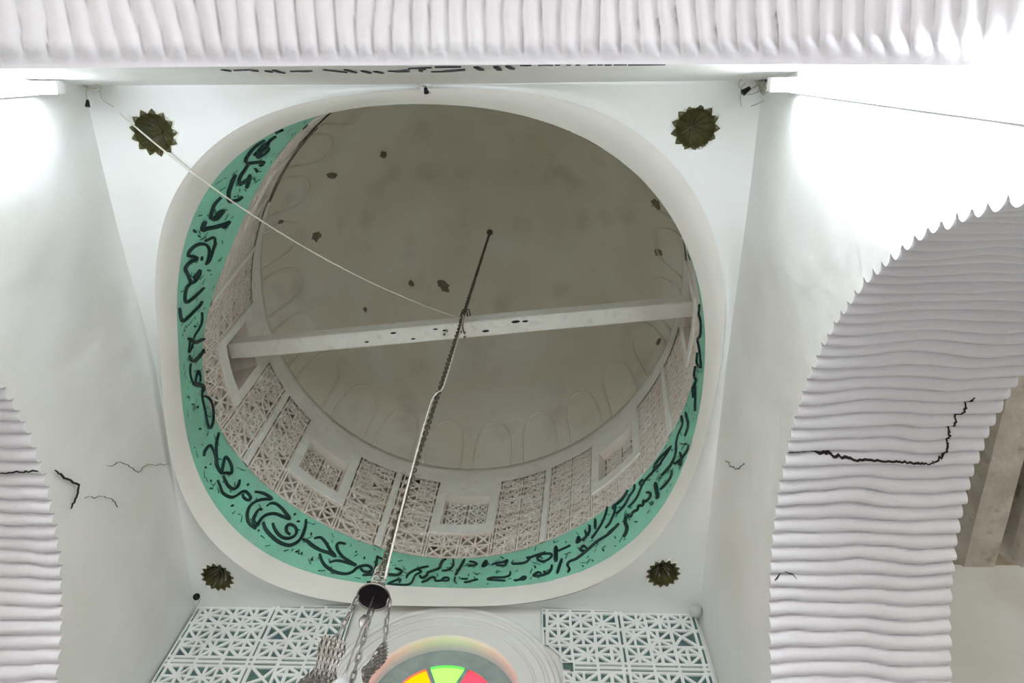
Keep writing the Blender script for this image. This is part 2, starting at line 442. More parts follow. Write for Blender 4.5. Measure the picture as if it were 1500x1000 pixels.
 (0.0086,[(81.63,2.474),(81.17,2.5101),(80.74,2.5161),(80.68,2.4861),(81.38,2.4696)]),
 (0.0072,[(79.15,2.4809),(77.82,2.4901),(76.21,2.4898),(75.2,2.4986),(75.45,2.476),(75.84,2.4609),(77.96,2.473)]),
 (0.0072,[(73.91,2.4653),(71.93,2.4563),(70.09,2.457),(69.21,2.4821),(70.15,2.4852)]),
 (0.0053,[(69.21,2.4821),(67.33,2.4872),(64.96,2.4867)]),
 (0.0059,[(74.02,2.4079),(74.14,2.3833),(75.21,2.3741),(76.77,2.375),(78.35,2.3785),(79.62,2.3674),(77.34,2.3569),(75.1,2.3488)]),
 (0.0059,[(72.89,2.3429),(71.59,2.3446),(70.75,2.359),(69.98,2.3559),(70.38,2.3432),(71.37,2.3439)]),
 (0.0053,[(85.05,2.3436),(83.58,2.3574),(81.99,2.3703)]),
 (0.004,[(86.16,2.3723),(84.61,2.3756)]),
 (0.0046,[(67.96,2.4177),(67.61,2.407)]),
 (0.0066,[(69.22,2.4784),(67.59,2.4853),(64.75,2.4756),(63.35,2.4589),(64.08,2.4366),(65.93,2.4329),(67.33,2.4656),(66.17,2.4691)]),
 (0.0145,[(62.18,2.4997),(62.3,2.4504),(62.4,2.4077)]),
 (0.0053,[(61.66,2.4671),(59.97,2.4685),(58.25,2.4712)]),
 (0.0066,[(56.55,2.4675),(55.51,2.4727),(55.84,2.4977),(56.66,2.4687)]),
 (0.0079,[(53.79,2.5126),(53.68,2.4791),(55.05,2.4677)]),
 (0.0086,[(52.33,2.5278),(52.6,2.4986),(53.45,2.4764)]),
 (0.0092,[(50.42,2.542),(50.98,2.4895)]),
 (0.0072,[(46.14,2.4232),(47.83,2.4178),(49.91,2.4188),(51.46,2.417),(53.82,2.4027),(55.6,2.3905),(57.31,2.3813),(58.94,2.3801),(59.57,2.3649),(59.12,2.3411),(59.63,2.3251)]),
 (0.0066,[(54.05,2.4051),(54.8,2.4336),(55.89,2.4189),(54.35,2.3981)]),
 (0.0086,[(60.78,2.4109),(61.45,2.3793),(62.23,2.3382)]),
 (0.0066,[(63.46,2.3938),(63.72,2.3688),(64.62,2.3505),(65.5,2.369),(65.06,2.3504),(66.16,2.3484),(68.13,2.3555),(67.05,2.3723),(66.16,2.3619)]),
 (0.0046,[(67.86,2.4136),(67.63,2.4036)]),
 (0.0033,[(55.91,2.3289),(55.7,2.326)]),
 (0.0033,[(53.32,2.3355),(53.06,2.3304)]),
 (0.0033,[(50.09,2.3609),(50.1,2.3512)]),
 (0.0066,[(46.28,2.5625),(47.24,2.5311),(48.77,2.4977),(50.37,2.4757),(52.46,2.4485)]),
 (0.0066,[(43.88,2.5427),(44.72,2.5056),(45.88,2.4846),(46.95,2.4677),(48.28,2.4594)]),
 (0.0059,[(43.88,2.5427),(44.87,2.5355),(44.59,2.5146)]),
 (0.0086,[(43.64,2.539),(42.15,2.5379),(40.81,2.5444),(39.3,2.5592)]),
 (0.0072,[(36.86,2.5505),(37.59,2.5286),(39.36,2.5196),(41.24,2.5006),(42.86,2.4934),(44.38,2.4896)]),
 (0.0059,[(34.13,2.5337),(35.34,2.5334),(35.22,2.5132),(34.23,2.5115),(34.13,2.5337)]),
 (0.0059,[(34.56,2.5121),(35.89,2.4966),(37.19,2.4806),(38.63,2.4727),(40.67,2.4716)]),
 (0.0066,[(34.14,2.5158),(32.03,2.5147),(30.66,2.5098)]),
 (0.0152,[(30.99,2.4436),(31.33,2.4039),(31.75,2.3616)]),
 (0.0079,[(34.43,2.4508),(33.45,2.431),(33.88,2.4112),(35.51,2.4152),(35.91,2.4284),(36.56,2.4129),(37.83,2.4306),(38.38,2.4186),(39.78,2.4267),(40.85,2.4178),(41.56,2.4456)]),
 (0.0119,[(41.94,2.4409),(42.66,2.4151),(42.61,2.3832),(43.23,2.3623),(44.22,2.3519)]),
 (0.0072,[(44.37,2.4333),(45.57,2.4273),(46.96,2.4259),(48.1,2.4206)]),
 (0.0099,[(30.61,2.512),(28.82,2.5062),(27.04,2.4962)]),
 (0.0053,[(30.04,2.5212),(28.62,2.5337),(26.47,2.5217)]),
 (0.0079,[(15.29,2.5392),(15.28,2.5009),(16.05,2.4806),(18.26,2.4821),(19.94,2.4673),(21.09,2.4312),(22.48,2.416),(24.41,2.4148),(26.37,2.4258),(28.39,2.4369)]),
 (0.0119,[(15.29,2.5392),(15.55,2.5019)]),
 (0.0066,[(13.14,2.5001),(13.4,2.4485),(13.34,2.4246),(14.26,2.4032),(16.21,2.4032)]),
 (0.0072,[(28.87,2.5302),(26.91,2.5293),(24.72,2.5145),(22.06,2.492)]),
 (0.0059,[(27.11,2.5014),(25.1,2.4975),(22.55,2.4914)]),
 (0.0066,[(15.62,2.3215),(16.8,2.3166),(18.79,2.3345),(20.59,2.352),(23.18,2.3894)]),
 (0.0072,[(19.92,2.3855),(20.07,2.3506),(21.05,2.3267),(21.76,2.3581)]),
 (0.0072,[(24.68,2.3777),(25.78,2.3623),(27.8,2.3687),(30.26,2.3837)]),
 (0.004,[(18.74,2.4191),(17.54,2.3776),(16.41,2.3512)]),
 (0.0046,[(7.65,2.3988),(8.64,2.3657)]),
 (0.0071,[(-12.57,2.5144),(-8.52,2.5993),(-9.02,2.4921),(-5.41,2.525),(-2.32,2.6168)]),
 (0.0051,[(-2.1,2.6124),(-2.0,2.4674),(-0.76,2.4032),(1.73,2.5382),(-0.2,2.5672)]),
 (0.0071,[(2.96,2.5604),(4.91,2.5446),(4.38,2.4734),(7.1,2.5113),(7.87,2.4533)]),
 (0.0041,[(5.34,2.4967),(6.61,2.421),(8.61,2.3631)]),
]
NEAR_STROKES = [
 (0.0088,[(-0.369,1.761),(-0.362,1.79)]),
 (0.0078,[(-0.348,1.778),(-0.304,1.765)]),
 (0.0088,[(-0.309,1.781),(-0.301,1.798)]),
 (0.0088,[(-0.281,1.795),(-0.278,1.825)]),
 (0.0098,[(-0.257,1.777),(-0.261,1.839),(-0.253,1.849)]),
 (0.0088,[(-0.229,1.812),(-0.205,1.809),(-0.177,1.803)]),
 (0.0136,[(-0.206,1.813),(-0.188,1.815)]),
 (0.0078,[(-0.143,1.777),(-0.107,1.846)]),
 (0.0107,[(-0.093,1.78),(-0.087,1.852)]),
 (0.0117,[(-0.061,1.811),(-0.056,1.867)]),
 (0.0126,[(-0.035,1.826),(-0.027,1.87)]),
 (0.0098,[(-0.003,1.819),(0.017,1.825),(0.049,1.79)]),
 (0.0117,[(0.011,1.837),(0.044,1.831)]),
 (0.0069,[(0.054,1.759),(0.108,1.743)]),
 (0.0078,[(0.073,1.833),(0.074,1.8),(0.088,1.781)]),
 (0.0078,[(0.094,1.843),(0.134,1.838),(0.175,1.807)]),
 (0.0069,[(0.117,1.732),(0.175,1.729)]),
 (0.0068,[(0.125,1.83),(0.177,1.786)]),
 (0.0152,[(0.208,1.732),(0.215,1.808)]),
 (0.0133,[(0.251,1.724),(0.256,1.811)]),
 (0.0133,[(0.277,1.718),(0.287,1.786)]),
 (0.0087,[(0.305,1.703),(0.327,1.704)]),
 (0.0115,[(0.315,1.707),(0.328,1.701)]),
 (0.0077,[(0.346,1.671),(0.374,1.707)]),
 (0.016,[(0.38,1.69),(0.39,1.691)]),
 (0.016,[(0.404,1.685),(0.412,1.686)]),
 (0.016,[(0.424,1.683),(0.432,1.684)]),
 (0.0152,[(0.453,1.668),(0.461,1.679)]),
 (0.0068,[(0.47,1.697),(0.482,1.697)]),
 (0.0105,[(0.482,1.638),(0.494,1.632)]),
 (0.0087,[(0.503,1.672),(0.53,1.674)]),
 (0.0077,[(0.527,1.619),(0.572,1.619)]),
 (0.0068,[(0.542,1.635),(0.605,1.639)]),
]
# ------------------------------------------------------------------ measured outlines of the round opening
CL = [0.92406, 0.00216, 0.00073, 0.00634, -0.00952, 0.0076, 0.01508, -0.03407, -0.00752, 0.00462, -0.00132]
CO = [0.98343, -0.00085, -0.00164, 0.00235, -0.02642, 0.00567, 0.00567, -0.04708, -0.00701, 0.00597, -0.0015]
CG = [0.92619, 0.01944, 0.00317, -0.00409, -0.02139, 0.00444, 0.01593, 0.00653, -0.01708, -0.00686, 0.00266]
CC = [1.04078, 0.02489, 0.01892, 0.00013, -0.01743]
def fe(c, t):
    s = c[0]
    for k in range(1, (len(c) - 1) // 2 + 1):
        s += c[2 * k - 1] * cos(k * t) + c[2 * k] * sin(k * t)
    return s
Z0, Z1, Z2 = 2.307, 2.56, 3.5
def RD(t, z):
    if z < Z1:
        w = (z - Z0) / (Z1 - Z0)
        return fe(CL, t) * (1 - w) + fe(CG, t) * w
    w = (z - Z1) / (Z2 - Z1)
    return fe(CG, t) * (1 - w) + fe(CC, t) * w
def on_drum(t, z, h=0.0):
    r = RD(t, z) + h
    return (r * cos(t), r * sin(t), z)
CTRL = [(0, 2.27), (45, 2.28), (90, 2.33), (135, 2.28), (180, 2.32), (225, 2.24), (270, 2.27), (315, 2.2), (360, 2.27)]
def ztop(t):
    t = degrees(t) % 360
    for (a, b), (c, d) in zip(CTRL, CTRL[1:]):
        if a <= t <= c:
            w = (t - a) / (c - a)
            return b + (d - b) * (1 - cos(pi * w)) / 2
    return CTRL[0][1]
XW, YF, YN = 0.97, 0.97, 0.956      # side walls, far wall, near wall at the ceiling

# ------------------------------------------------------------------ floor and ground
g = mesh('ground', *boxg(-30, 30, -30, 30, FLOOR - 0.3, FLOOR - 0.05), M['ground'], kind='structure')
fl = mesh('floor', *boxg(-3.6, 3.6, -4.2, 1.4, FLOOR - 0.05, FLOOR), M['stone'], kind='structure')

# ------------------------------------------------------------------ ceiling of the bay: four shallow pendentives and a sloped collar
ROS = [(-0.8023, -0.8233), (0.8037, -0.8318), (-0.8649, 0.8163), (0.8223, 0.7695)]
ROS_R = [0.070, 0.069, 0.064, 0.064]
NT = 720
def ceil_z(x, y):
    t = atan2(y, x); r = hypot(x, y)
    ro = min(fe(CO, t), 0.955 / max(abs(cos(t)), abs(sin(t))) * 1.0)
    ed = min(XW / max(1e-6, abs(cos(t))), (YF if y > 0 else YN) / max(1e-6, abs(sin(t))))
    w = min(1.0, max(0.0, (r - ro) / max(1e-6, ed - ro)))
    z = 2.27 + (ztop(t) - 2.27) * w + 0.012 * sin(pi * w)
    z += nz((x, y, 0), 2.2, 0.010 * min(1, 4 * w * (1 - w) + 0.1))
    return z
NR = 36
def ceil_fn(u, v):
    t = 2 * pi * u
    j = v * NR
    x, y = cos(t), sin(t)
    ed = min(XW / max(1e-6, abs(x)), (YF if y > 0 else YN) / max(1e-6, abs(y)))
    ro = min(fe(CO, t), ed - 0.008)
    w = v
    r = ro + (ed + 0.035 - ro) * w
    z = ceil_z(r * x, r * y)
    for (a, b), rr in zip(ROS, ROS_R):
        d = hypot(r * x - a, r * y - b)
        if d < rr * 0.80: z += 0.07
    return (r * x, r * y, z)
ce = mesh('ceiling', *grid(ceil_fn, NT, NR, True), M['ceil'], smooth=True, kind='structure')
def collar_fn(u, v):
    t = 2 * pi * u
    x, y = cos(t), sin(t)
    ed = min(XW / max(1e-6, abs(x)), (YF if y > 0 else YN) / max(1e-6, abs(y)))
    ro = min(fe(CO, t), ed - 0.008)
    a = (ro * x, ro * y, 2.27)
    rl = fe(CL, t)
    b = K1((rl * x, rl * y, Z0))
    # softly rolled section between the lower outer edge and the sharp lip
    e = v
    bulge = 0.010 * sin(pi * e)
    p = [a[i] + (b[i] - a[i]) * e for i in range(3)]
    p[2] -= bulge
    p[2] += nz(p, 3.0, 0.004)
    return tuple(p)
co = mesh('collar', *grid(collar_fn, 240, 8, True), M['collar'], ce, smooth=True)

# ------------------------------------------------------------------ arched side walls with ridged soffits
PITCH, PER = 0.0405, 8
OFFS = {}
def arch_path(h0, z0, r):
    pts = []
    L1 = z0 - FLOOR
    Larc = pi * r
    total = 2 * L1 + Larc
    n = int(total / PITCH * PER)
    for i in range(n + 1):
        s = total * i / n
        if s < L1: pts.append((h0 + r, FLOOR + s, 1.0, 0.0, s))
        elif s < L1 + Larc:
            a = (s - L1) / r
            pts.append((h0 + r * cos(a), z0 + r * sin(a), cos(a), sin(a), s))
        else: pts.append((h0 - r, z0 - (s - L1 - Larc), -1.0, 0.0, s))
    return pts
def ridge(s, t, seed):
    ph = s / PITCH + 0.45 * noise.noise(Vector((s * 1.7, t * 2.3, seed))) + 0.22 * noise.noise(Vector((s * 9, t * 6, seed + 5)))
    k = math.floor(ph); f = ph - k
    am = 0.75 + 0.5 * abs(noise.noise(Vector((k * 3.17, seed, t * 1.5))))
    return am * (sin(pi * f ** 0.8) ** 0.6)

def arch_wall(name, place, h0, z0, r, depth, seed, ztopf0, hlim, fade_front, m_wall):
    ztopf = lambda h: ztopf0(h) + 0.03
    path = arch_path(h0, z0, r)
    NTc = 22
    AMP = 0.027
    def off(s, t):
        d = t * depth
        a = AMP
        if fade_front: a *= min(1.0, max(0.05, (d - 0.012) / 0.022))
        return a * ridge(s, t, seed) + 0.004 * noise.noise(Vector((s * 3, t * 4, seed + 9)))
    vs_, fs = [], []
    n = len(path)
    for i, (h, z, nh, nz_, s) in enumerate(path):
        for j in range(NTc + 1):
            t = j / NTc
            if fade_front: t = t ** 1.6
            o = off(s, t)
            vs_.append(place(h - nh * o, t * depth, z - nz_ * o))
    for i in range(n - 1):
        for j in range(NTc):
            a = i * (NTc + 1) + j; b = a + NTc + 1
            fs.append((a, a + 1, b + 1, b))
    # wall face above and beside the opening
    NRr = 12
    fv, ff = [], []
    for i, (h, z, nh, nz_, s) in enumerate(path):
        o = off(s, 0)
        a = (h - nh * o, z - nz_ * o)
        if z <= z0 + 1e-6 and abs(nz_) < 1e-6:
            b = (hlim if nh > 0 else -hlim, z)
        else:
            t1 = ((hlim if nh > 0 else -hlim) - h0) / nh if abs(nh) > 1e-6 else 9
            lo, hi = r, min(t1, 3.0)
            zt = z0 + hi * nz_
            if zt > ztopf(h0 + hi * nh):
                for _ in range(30):
                    md = (lo + hi) / 2
                    if z0 + md * nz_ > ztopf(h0 + md * nh): hi = md
                    else: lo = md
            b = (h0 + hi * nh, z0 + hi * nz_)
        for j in range(NRr + 1):
            w = (j / NRr) ** 1.3
            hh, zz = a[0] + (b[0] - a[0]) * w, a[1] + (b[1] - a[1]) * w
            d = nz((hh, zz, seed), 2.3, 0.016 * min(1, 3 * w * (1 - w))) + nz((hh, zz, seed + 3), 9, 0.004 * min(1, 6 * w * (1 - w)))
            fv.append(place(hh, -d if not fade_front else 0.0, zz))
    for i in range(n - 1):
        for j in range(NRr):
            a = i * (NRr + 1) + j; b = a + NRr + 1
            ff.append((a, a + 1, b + 1, b))
    wo = mesh(name, fv, ff, m_wall, smooth=True, kind='structure')
    so = mesh('corrugated_soffit', vs_, fs, M['ridge'], wo, smooth=True)
    # back face of the same wall, towards the next aisle
    bv, bf = [], []
    for i, (h, z, nh, nz_, s) in enumerate(path):
        o = off(s, 1.0)
        a = (h - nh * o, z - nz_ * o)
        b = (h0 + nh * 1.55, z0 + nz_ * 1.9) if nz_ > 1e-6 else (1.45 if nh > 0 else -1.45, z)
        for j in range(3):
            w = j / 2
            bv.append(place(a[0] + (b[0] - a[0]) * w, depth, a[1] + (b[1] - a[1]) * w))
    for i in range(n - 1):
        for j in range(2):
            a = i * 3 + j; b = a + 3
            bf.append((a, b, b + 1, a + 1))
    mesh('aisle_face', bv, bf, m_wall, wo, smooth=True)
    OFFS[name] = (lambda ang, d: off((z0 - FLOOR) + r * ang, min(1.0, max(0.0, d / depth))))
    return wo

AY, AZ, AR, AD = 0.05, 0.75, 0.95, 0.475
wl = arch_wall('wall_left', lambda h, d, z: (-XW - d, h, z), AY, AZ, AR, AD, 3.1, lambda h: ztop(atan2(h, -XW)), 1.03, False, M['wall'])
wr = arch_wall('wall_right', lambda h, d, z: (XW + d, h, z), AY, AZ - 0.02, AR, AD, 8.7, lambda h: ztop(atan2(h, XW)), 1.03, False, M['wall'])
def near_place(h, d, z):
    return (h, -1.013 - d + (max(0.0, z - 1.70) / 0.57 * 0.057 if d < 0.05 else 0.0), z)
wn = arch_wall('wall_front', near_place, 0.0, AZ, 0.955, 0.52, 5.3, lambda h: ztop(atan2(-YN, h)) + 0.002, 0.985, True, M['wall'])
for i, (x0, x1) in enumerate(((-1.47, -0.975), (0.975, 1.47))):
    p = mesh('pillar', *boxg(x0, x1, -1.53, -0.99, FLOOR, 2.9), M['wall'], kind='structure')

# ------------------------------------------------------------------ far wall with the round coloured window
WX, WZ, WR = 0.030, 1.904, 0.264
def wallfar_fn(u, v):
    a = 2 * pi * u
    dx, dz = cos(a), sin(a)
    hi = 9
    if dx > 1e-6: hi = min(hi, (0.99 - WX) / dx)
    if dx < -1e-6: hi = min(hi, (-0.99 - WX) / dx)
    if dz > 1e-6: hi = min(hi, (2.36 - WZ) / dz)
    if dz < -1e-6: hi = min(hi, (FLOOR - WZ) / dz)
    if v < 0.2:      # reveal, slightly splayed
        w = v / 0.2
        r = WR * (0.97 + 0.03 * w)
        return (WX + r * dx, YF + 0.09 * (1 - w), WZ + r * dz)
    w = (v - 0.2) / 0.8
    r = WR + (hi - WR) * w ** 1.5
    x, z = WX + r * dx, WZ + r * dz
    return (x, YF + nz((x, 0, z), 2.5, 0.006 * min(1, 4 * w)), z)
wf = mesh('wall_back', *grid(wallfar_fn, 160, 20, True), M['wall'], smooth=True, kind='structure')
for nm, r0, tb in (('arch_moulding', 0.398, 0.011), ('arch_moulding', 0.362, 0.008), ('arch_moulding', 0.320, 0.006)):
    pts = [(WX + r0 * cos(2 * pi * k / 96), YF - 0.002, WZ + r0 * sin(2 * pi * k / 96)) for k in range(96)]
    mesh(nm, *tubeg(pts, tb, 8, True), M['wall'], wf, smooth=True)
for sx in (-1, 1):
    x0, x1 = (0.99, 3.6) if sx > 0 else (-3.6, -0.99)
    mesh('wall_back', *boxg(x0, x1, YF, YF + 0.3, FLOOR, 2.62), M['wall'], kind='structure')
mesh('wall_back', *boxg(-0.99, 0.99, YF + 0.36, YF + 0.4, FLOOR, 2.95), M['wall'], kind='structure')  # unseen panel put behind the window to seal out light
LPX = [(-0.962, -0.352), (0.372, 0.955)]
for k, (x0, x1) in enumerate(LPX):
    keep = lambda u, v: hypot(u - WX, v - WZ) > 0.425
    def place(u, v, h): return (u, YF - 0.016 + h, v)
    # rectangular panel of pierced plaster, its inner side cut round the window moulding
    polys = []
    zt = 2.298
    GH = 0.29
    for row in range(4):
        v1 = zt - row * GH; v0 = v1 - GH
        polys += lattice_polys(x0, x1, v0, v1, 6, 3, 0.020, ['jack', 'jack', 'x', 'diag'], 3, keep)
    pn = mesh('lattice_panel', *plate(polys, 0.0054, place, 0.008), M['lattice'], wf)
    gv, gf = [], []
    for i in range(24):
        for j in range(40):
            a, b = x0 + (x1 - x0) * i / 24, x0 + (x1 - x0) * (i + 1) / 24
            c, d = zt - 4 * GH + 4 * GH * j / 40, zt - 4 * GH + 4 * GH * (j + 1) / 40
            if all(keep(u, v) for u in (a, b) for v in (c, d)):
                o = len(gv)
                gv += [(a, YF - 0.009, c), (b, YF - 0.009, c), (b, YF - 0.009, d), (a, YF - 0.009, d)]
                gf.append((o, o + 1, o + 2, o + 3))
    mesh('painted_ground', gv, gf, M['teal'], wf)

# the round window: frame ring, spokes, coloured panes
YW = YF + 0.085
win = mesh('window_1', *join(
    lathe([(0.262, 0.0), (0.262, 0.02), (0.184, 0.02), (0.184, 0.0), (0.262, 0.0)], (0, 0, 0), 64)), M['frame'], kind='structure',
    xf=lambda p: (WX + p[0], YW - p[2], WZ + p[1]))
PANES = ['pane_green', 'pane_yellow', 'pane_red', 'pane_orange', 'pane_green', 'pane_red', 'pane_yellow', 'pane_red']
for k in range(8):
    a = pi / 2 + k * pi / 4
    am = a + pi / 8
    mesh('spoke', *boxg(0.045, 0.19, -0.008, 0.008, 0.0, 0.018), M['frame'], win,
         xf=lambda p, am=am: (WX + p[0] * cos(am) - p[1] * sin(am), YW - p[2], WZ + p[0] * sin(am) + p[1] * cos(am)))
    v, f = [], []
    for i in range(9):
        b = a - pi / 8 * 0.93 + pi / 4 * 0.93 * i / 8
        for rr in (0.05, 0.188):
            for h in (0.004, 0.009):
                v.append((WX + rr * cos(b), YW - h, WZ + rr * sin(b)))
    for i in range(8):
        o = i * 4
        f += [(o + 1, o + 3, o + 7, o + 5), (o, o + 4, o + 6, o + 2)]
    mesh('pane', v, f, M[['pane_green', 'pane_yellow', 'pane_orange', 'pane_blue', 'pane_green', 'pane_red', 'pane_yellow', 'pane_red'][k]], win)
mesh('hub', *lathe([(0.0, 0.022), (0.05, 0.02), (0.05, 0.0)], (0, 0, 0), 24), M['frame'], win, xf=lambda p: (WX + p[0], YW - p[2], WZ + p[1]))

# ------------------------------------------------------------------ the drum
band = None
dw = mesh('drum_wall', *grid(lambda u, v: on_drum(2 * pi * u, 3.30 + (Z2 - 3.30) * min(1, v * 1.25), (-0.006 if v <= 0.81 else -0.006 + 0.03 * (v - 0.8) / 0.2)), 180, 5, True), M['cornice'], smooth=True, xf=K1, kind='structure')
band = mesh('inscription_band', *grid(lambda u, v: on_drum(2 * pi * u, Z0 + (Z1 - Z0) * v, nz((cos(2 * pi * u) * 3, sin(2 * pi * u) * 3, v), 3, 0.003)), 240, 8, True), M['green'], dw, smooth=True, xf=K1)
WIN = [168.5, 130.5, 89.0, 43.0, 0.0, -45.0, -93.0, -143.0]
ZB0, ZB1 = 2.775, 3.27      # window frame
ZI0, ZI1 = 2.85, 3.155      # window opening
HF, HI = 8.7, 6.2
U = 0.97
def dplace(u, v, h): return on_drum(u / U, v, h)
def sheet(t0, t1, z0, z1, h, n=6, mz=2):
    return grid(lambda u, v: on_drum(rad(t0 + (t1 - t0) * u), z0 + (z1 - z0) * v, h), n, mz)
LT = 3.34
order = sorted(WIN)
for i, c in enumerate(order):
    nx = order[(i + 1) % 8] + (360 if i == 7 else 0)
    a0, a1 = c + HF, nx - HF
    mid = (a0 + a1) / 2
    fine = -40 < mid < 80
    # carved panels either side of a plain rib
    for s0, s1 in ((a0, mid - 0.8), (mid + 0.8, a1)):
        wdt = rad(s1 - s0) * U
        if fine: nu, nv, kinds, bar, grp, dsh = max(3, round(wdt / 0.055)), 12, ['x', 'x', 'x', 'jack'], 0.0030, 2, 0.013
        else: nu, nv, kinds, bar, grp, dsh = max(2, round(wdt / 0.082)), 8, ['jack', 'jack', 'diag', 'x'], 0.0038, 2, 0.015
        polys = lattice_polys(rad(s0) * U, rad(s1) * U, Z1 + 0.003, LT, nu, nv, dsh, kinds, grp)
        mesh('carved_panel', *plate(polys, bar, dplace, 0.007 if fine else 0.009), M['drum'], dw, xf=K1)
        mesh('panel_ground', *sheet(s0 - 0.6, s1 + 0.6, Z1 - 0.004, LT + 0.02, 0.11, 8, 4), M['drum'], dw, xf=K1)
    mesh('plain_rib', *join(sheet(mid - 0.8, mid + 0.8, Z1, LT, -0.006, 2, 6), grid(lambda u, v, m=mid: on_drum(rad(m - 0.8), Z1 + (LT - Z1) * v, -0.006 + 0.034 * u), 1, 6), grid(lambda u, v, m=mid: on_drum(rad(m + 0.8), Z1 + (LT - Z1) * v, -0.006 + 0.034 * u), 1, 6)), M['cornice'], dw, smooth=False, xf=K1)
    # carved strip below the window
    wd = rad(2 * HF) * U
    polys = lattice_polys(rad(c - HF) * U, rad(c + HF) * U, Z1 + 0.003, ZB0, 4 if not fine else 6, 2 if not fine else 3, 0.012, ['jack', 'x'] if not fine else ['x'], 2 if not fine else 3)
    mesh('carved_panel', *plate(polys, 0.0036, dplace, 0.009), M['drum'], dw, xf=K1)
    mesh('panel_ground', *sheet(c - HF - .5, c + HF + .5, Z1 - 0.004, ZB0 + .01, 0.11, 8, 3), M['drum'], dw, xf=K1)
def ring_rect(t0, t1, z0, z1, T0, T1, Y0, Y1, h):
    """plain flat frame between outer rectangle and opening"""
    return join(sheet(t0, T0, z0, z1, h, 2, 6), sheet(T1, t1, z0, z1, h, 2, 6), sheet(T0, T1, z0, Y0, h, 4, 1), sheet(T0, T1, Y1, z1, h, 4, 1))
for i, c in enumerate(WIN):
    t0, t1, T0, T1 = c - HF, c + HF, c - HI, c + HI
    g = join(ring_rect(t0, t1, ZB0, LT, T0, T1, ZI0, ZI1, -0.006),
             grid(lambda u, v: on_drum(rad(t0), ZB0 + (LT - ZB0) * v, -0.006 + 0.034 * u), 1, 4),
             grid(lambda u, v: on_drum(rad(t1), ZB0 + (LT - ZB0) * v, -0.006 + 0.034 * u), 1, 4),
             grid(lambda u, v: on_drum(rad(t0 + (t1 - t0) * v), ZB0, -0.006 + 0.034 * u), 1, 4))
    rev = join(grid(lambda u, v: on_drum(rad(T0), ZI0 + (ZI1 - ZI0) * v, -0.006 + 0.25 * u), 2, 4),
               grid(lambda u, v: on_drum(rad(T1), ZI0 + (ZI1 - ZI0) * v, -0.006 + 0.25 * u), 2, 4),
               grid(lambda u, v: on_drum(rad(T0 + (T1 - T0) * v), ZI0, -0.006 + 0.25 * u), 2, 4),
               grid(lambda u, v: on_drum(rad(T0 + (T1 - T0) * v), ZI1, -0.006 + 0.25 * u), 2, 4))
    w_ = mesh('window_%d' % (i + 2), *g, M['cornice'] if i != 7 else M['drum'], xf=K1, kind='structure')
    mesh('reveal', *rev, M['drum'], w_, xf=K1)
    if c in (168.5, 0.0):
        mesh('recess_back', *sheet(T0, T1, ZI0, ZI1, 0.24), M['drum'], w_, xf=K1)
        polys = lattice_polys(rad(T0) * U, rad(T1) * U, ZI0, ZI0 + 0.09, 5, 2, 0.01, ['x', 'jack'], 5)
    elif i == 7:
        mesh('recess_back', *sheet(T0, T1, ZI0, ZI1, 0.06), M['stain'], w_, xf=K1)
        continue
    else:
        mesh('recess_back', *sheet(T0, T1, ZI0, ZI1, 0.24), M['drum'], w_, xf=K1)
        polys = lattice_polys(rad(T0) * U, rad(T1) * U, ZI0, ZI1, 4, 4, 0.018, ['x', 'jack'] if i != 2 else ['x'], 2)
    mesh('grille', *plate(polys, 0.0030, lambda u, v, h: dplace(u, v, h + 0.035), 0.005), M['drum'] if i != 2 else M['cornice'], w_, xf=K1)

# ------------------------------------------------------------------ dome with incised blind arches
DH = 1.16
def on_dome(t, z, h=0.0):
    w = min(1.0, max(0.0, (z - Z2) / DH))
    k = sqrt(max(0.0, 1 - w * w)) * (1 - h)
    return (fe(CC, t) * k * cos(t), fe(CC, t) * k * sin(t), z - h * DH * w)
def dome_fn(u, v):
    ph = v * pi / 2
    t = 2 * pi * u
    p = on_dome(t, Z2 + DH * sin(ph) - (0.05 if v == 0 else 0.0))
    q = nz((p[0], p[1], p[2]), 2.5, 0.006) + nz(p, 7, 0.0025)
    return (p[0] * (1 + q), p[1] * (1 + q), p[2] + q)
dm = mesh('dome_ceiling', *grid(dome_fn, 160, 44, True), M['dome'], smooth=True, xf=K1, kind='structure')
for k in range(24):
    c = 83.9 + 15 * k
    jw = RND.uniform(-0.3, 0.3)
    pts = [(rad(c - 5.5 + jw), 3.505), (rad(c - 5.6 + jw), 3.62), (rad(c - 5.4), 3.76), (rad(c - 4.4), 3.85), (rad(c - 2.4), 3.895), (rad(c), 3.907),
           (rad(c + 2.4), 3.895), (rad(c + 4.4), 3.85), (rad(c + 5.4), 3.76), (rad(c + 5.6 + jw), 3.62), (rad(c + 5.5 + jw), 3.505)]
    mesh('blind_arch', *ribbon(smooth_path(pts, 4), 0.011, lambda a, b, h: on_dome(a, b, 0.004 + h), 0.007, 1.0), M['dome'], dm, smooth=True, xf=K1)
def patch(t, z, w, hgt, seed, m, name, parent):
    rr = random.Random(seed)
    n = 14
    ang = [2 * pi * i / n for i in range(n)]
    rad_ = [rr.uniform(0.6, 1.15) for _ in ang]
    vs_ = [on_dome(rad(t), z, 0.010)] + [on_dome(rad(t) + w * r * cos(a) / 1.0, z + hgt * r * sin(a), 0.0085) for a, r in zip(ang, rad_)] + [on_dome(rad(t) + w * 1.1 * r * cos(a) / 1.0, z + hgt * 1.1 * r * sin(a), -0.004) for a, r in zip(ang, rad_)]
    fs = [(0, 1 + i, 1 + (i + 1) % n) for i in range(n)] + [(1 + i, 1 + n + i, 1 + n + (i + 1) % n, 1 + (i + 1) % n) for i in range(n)]
    mesh(name, vs_, fs, m, parent, xf=K1)
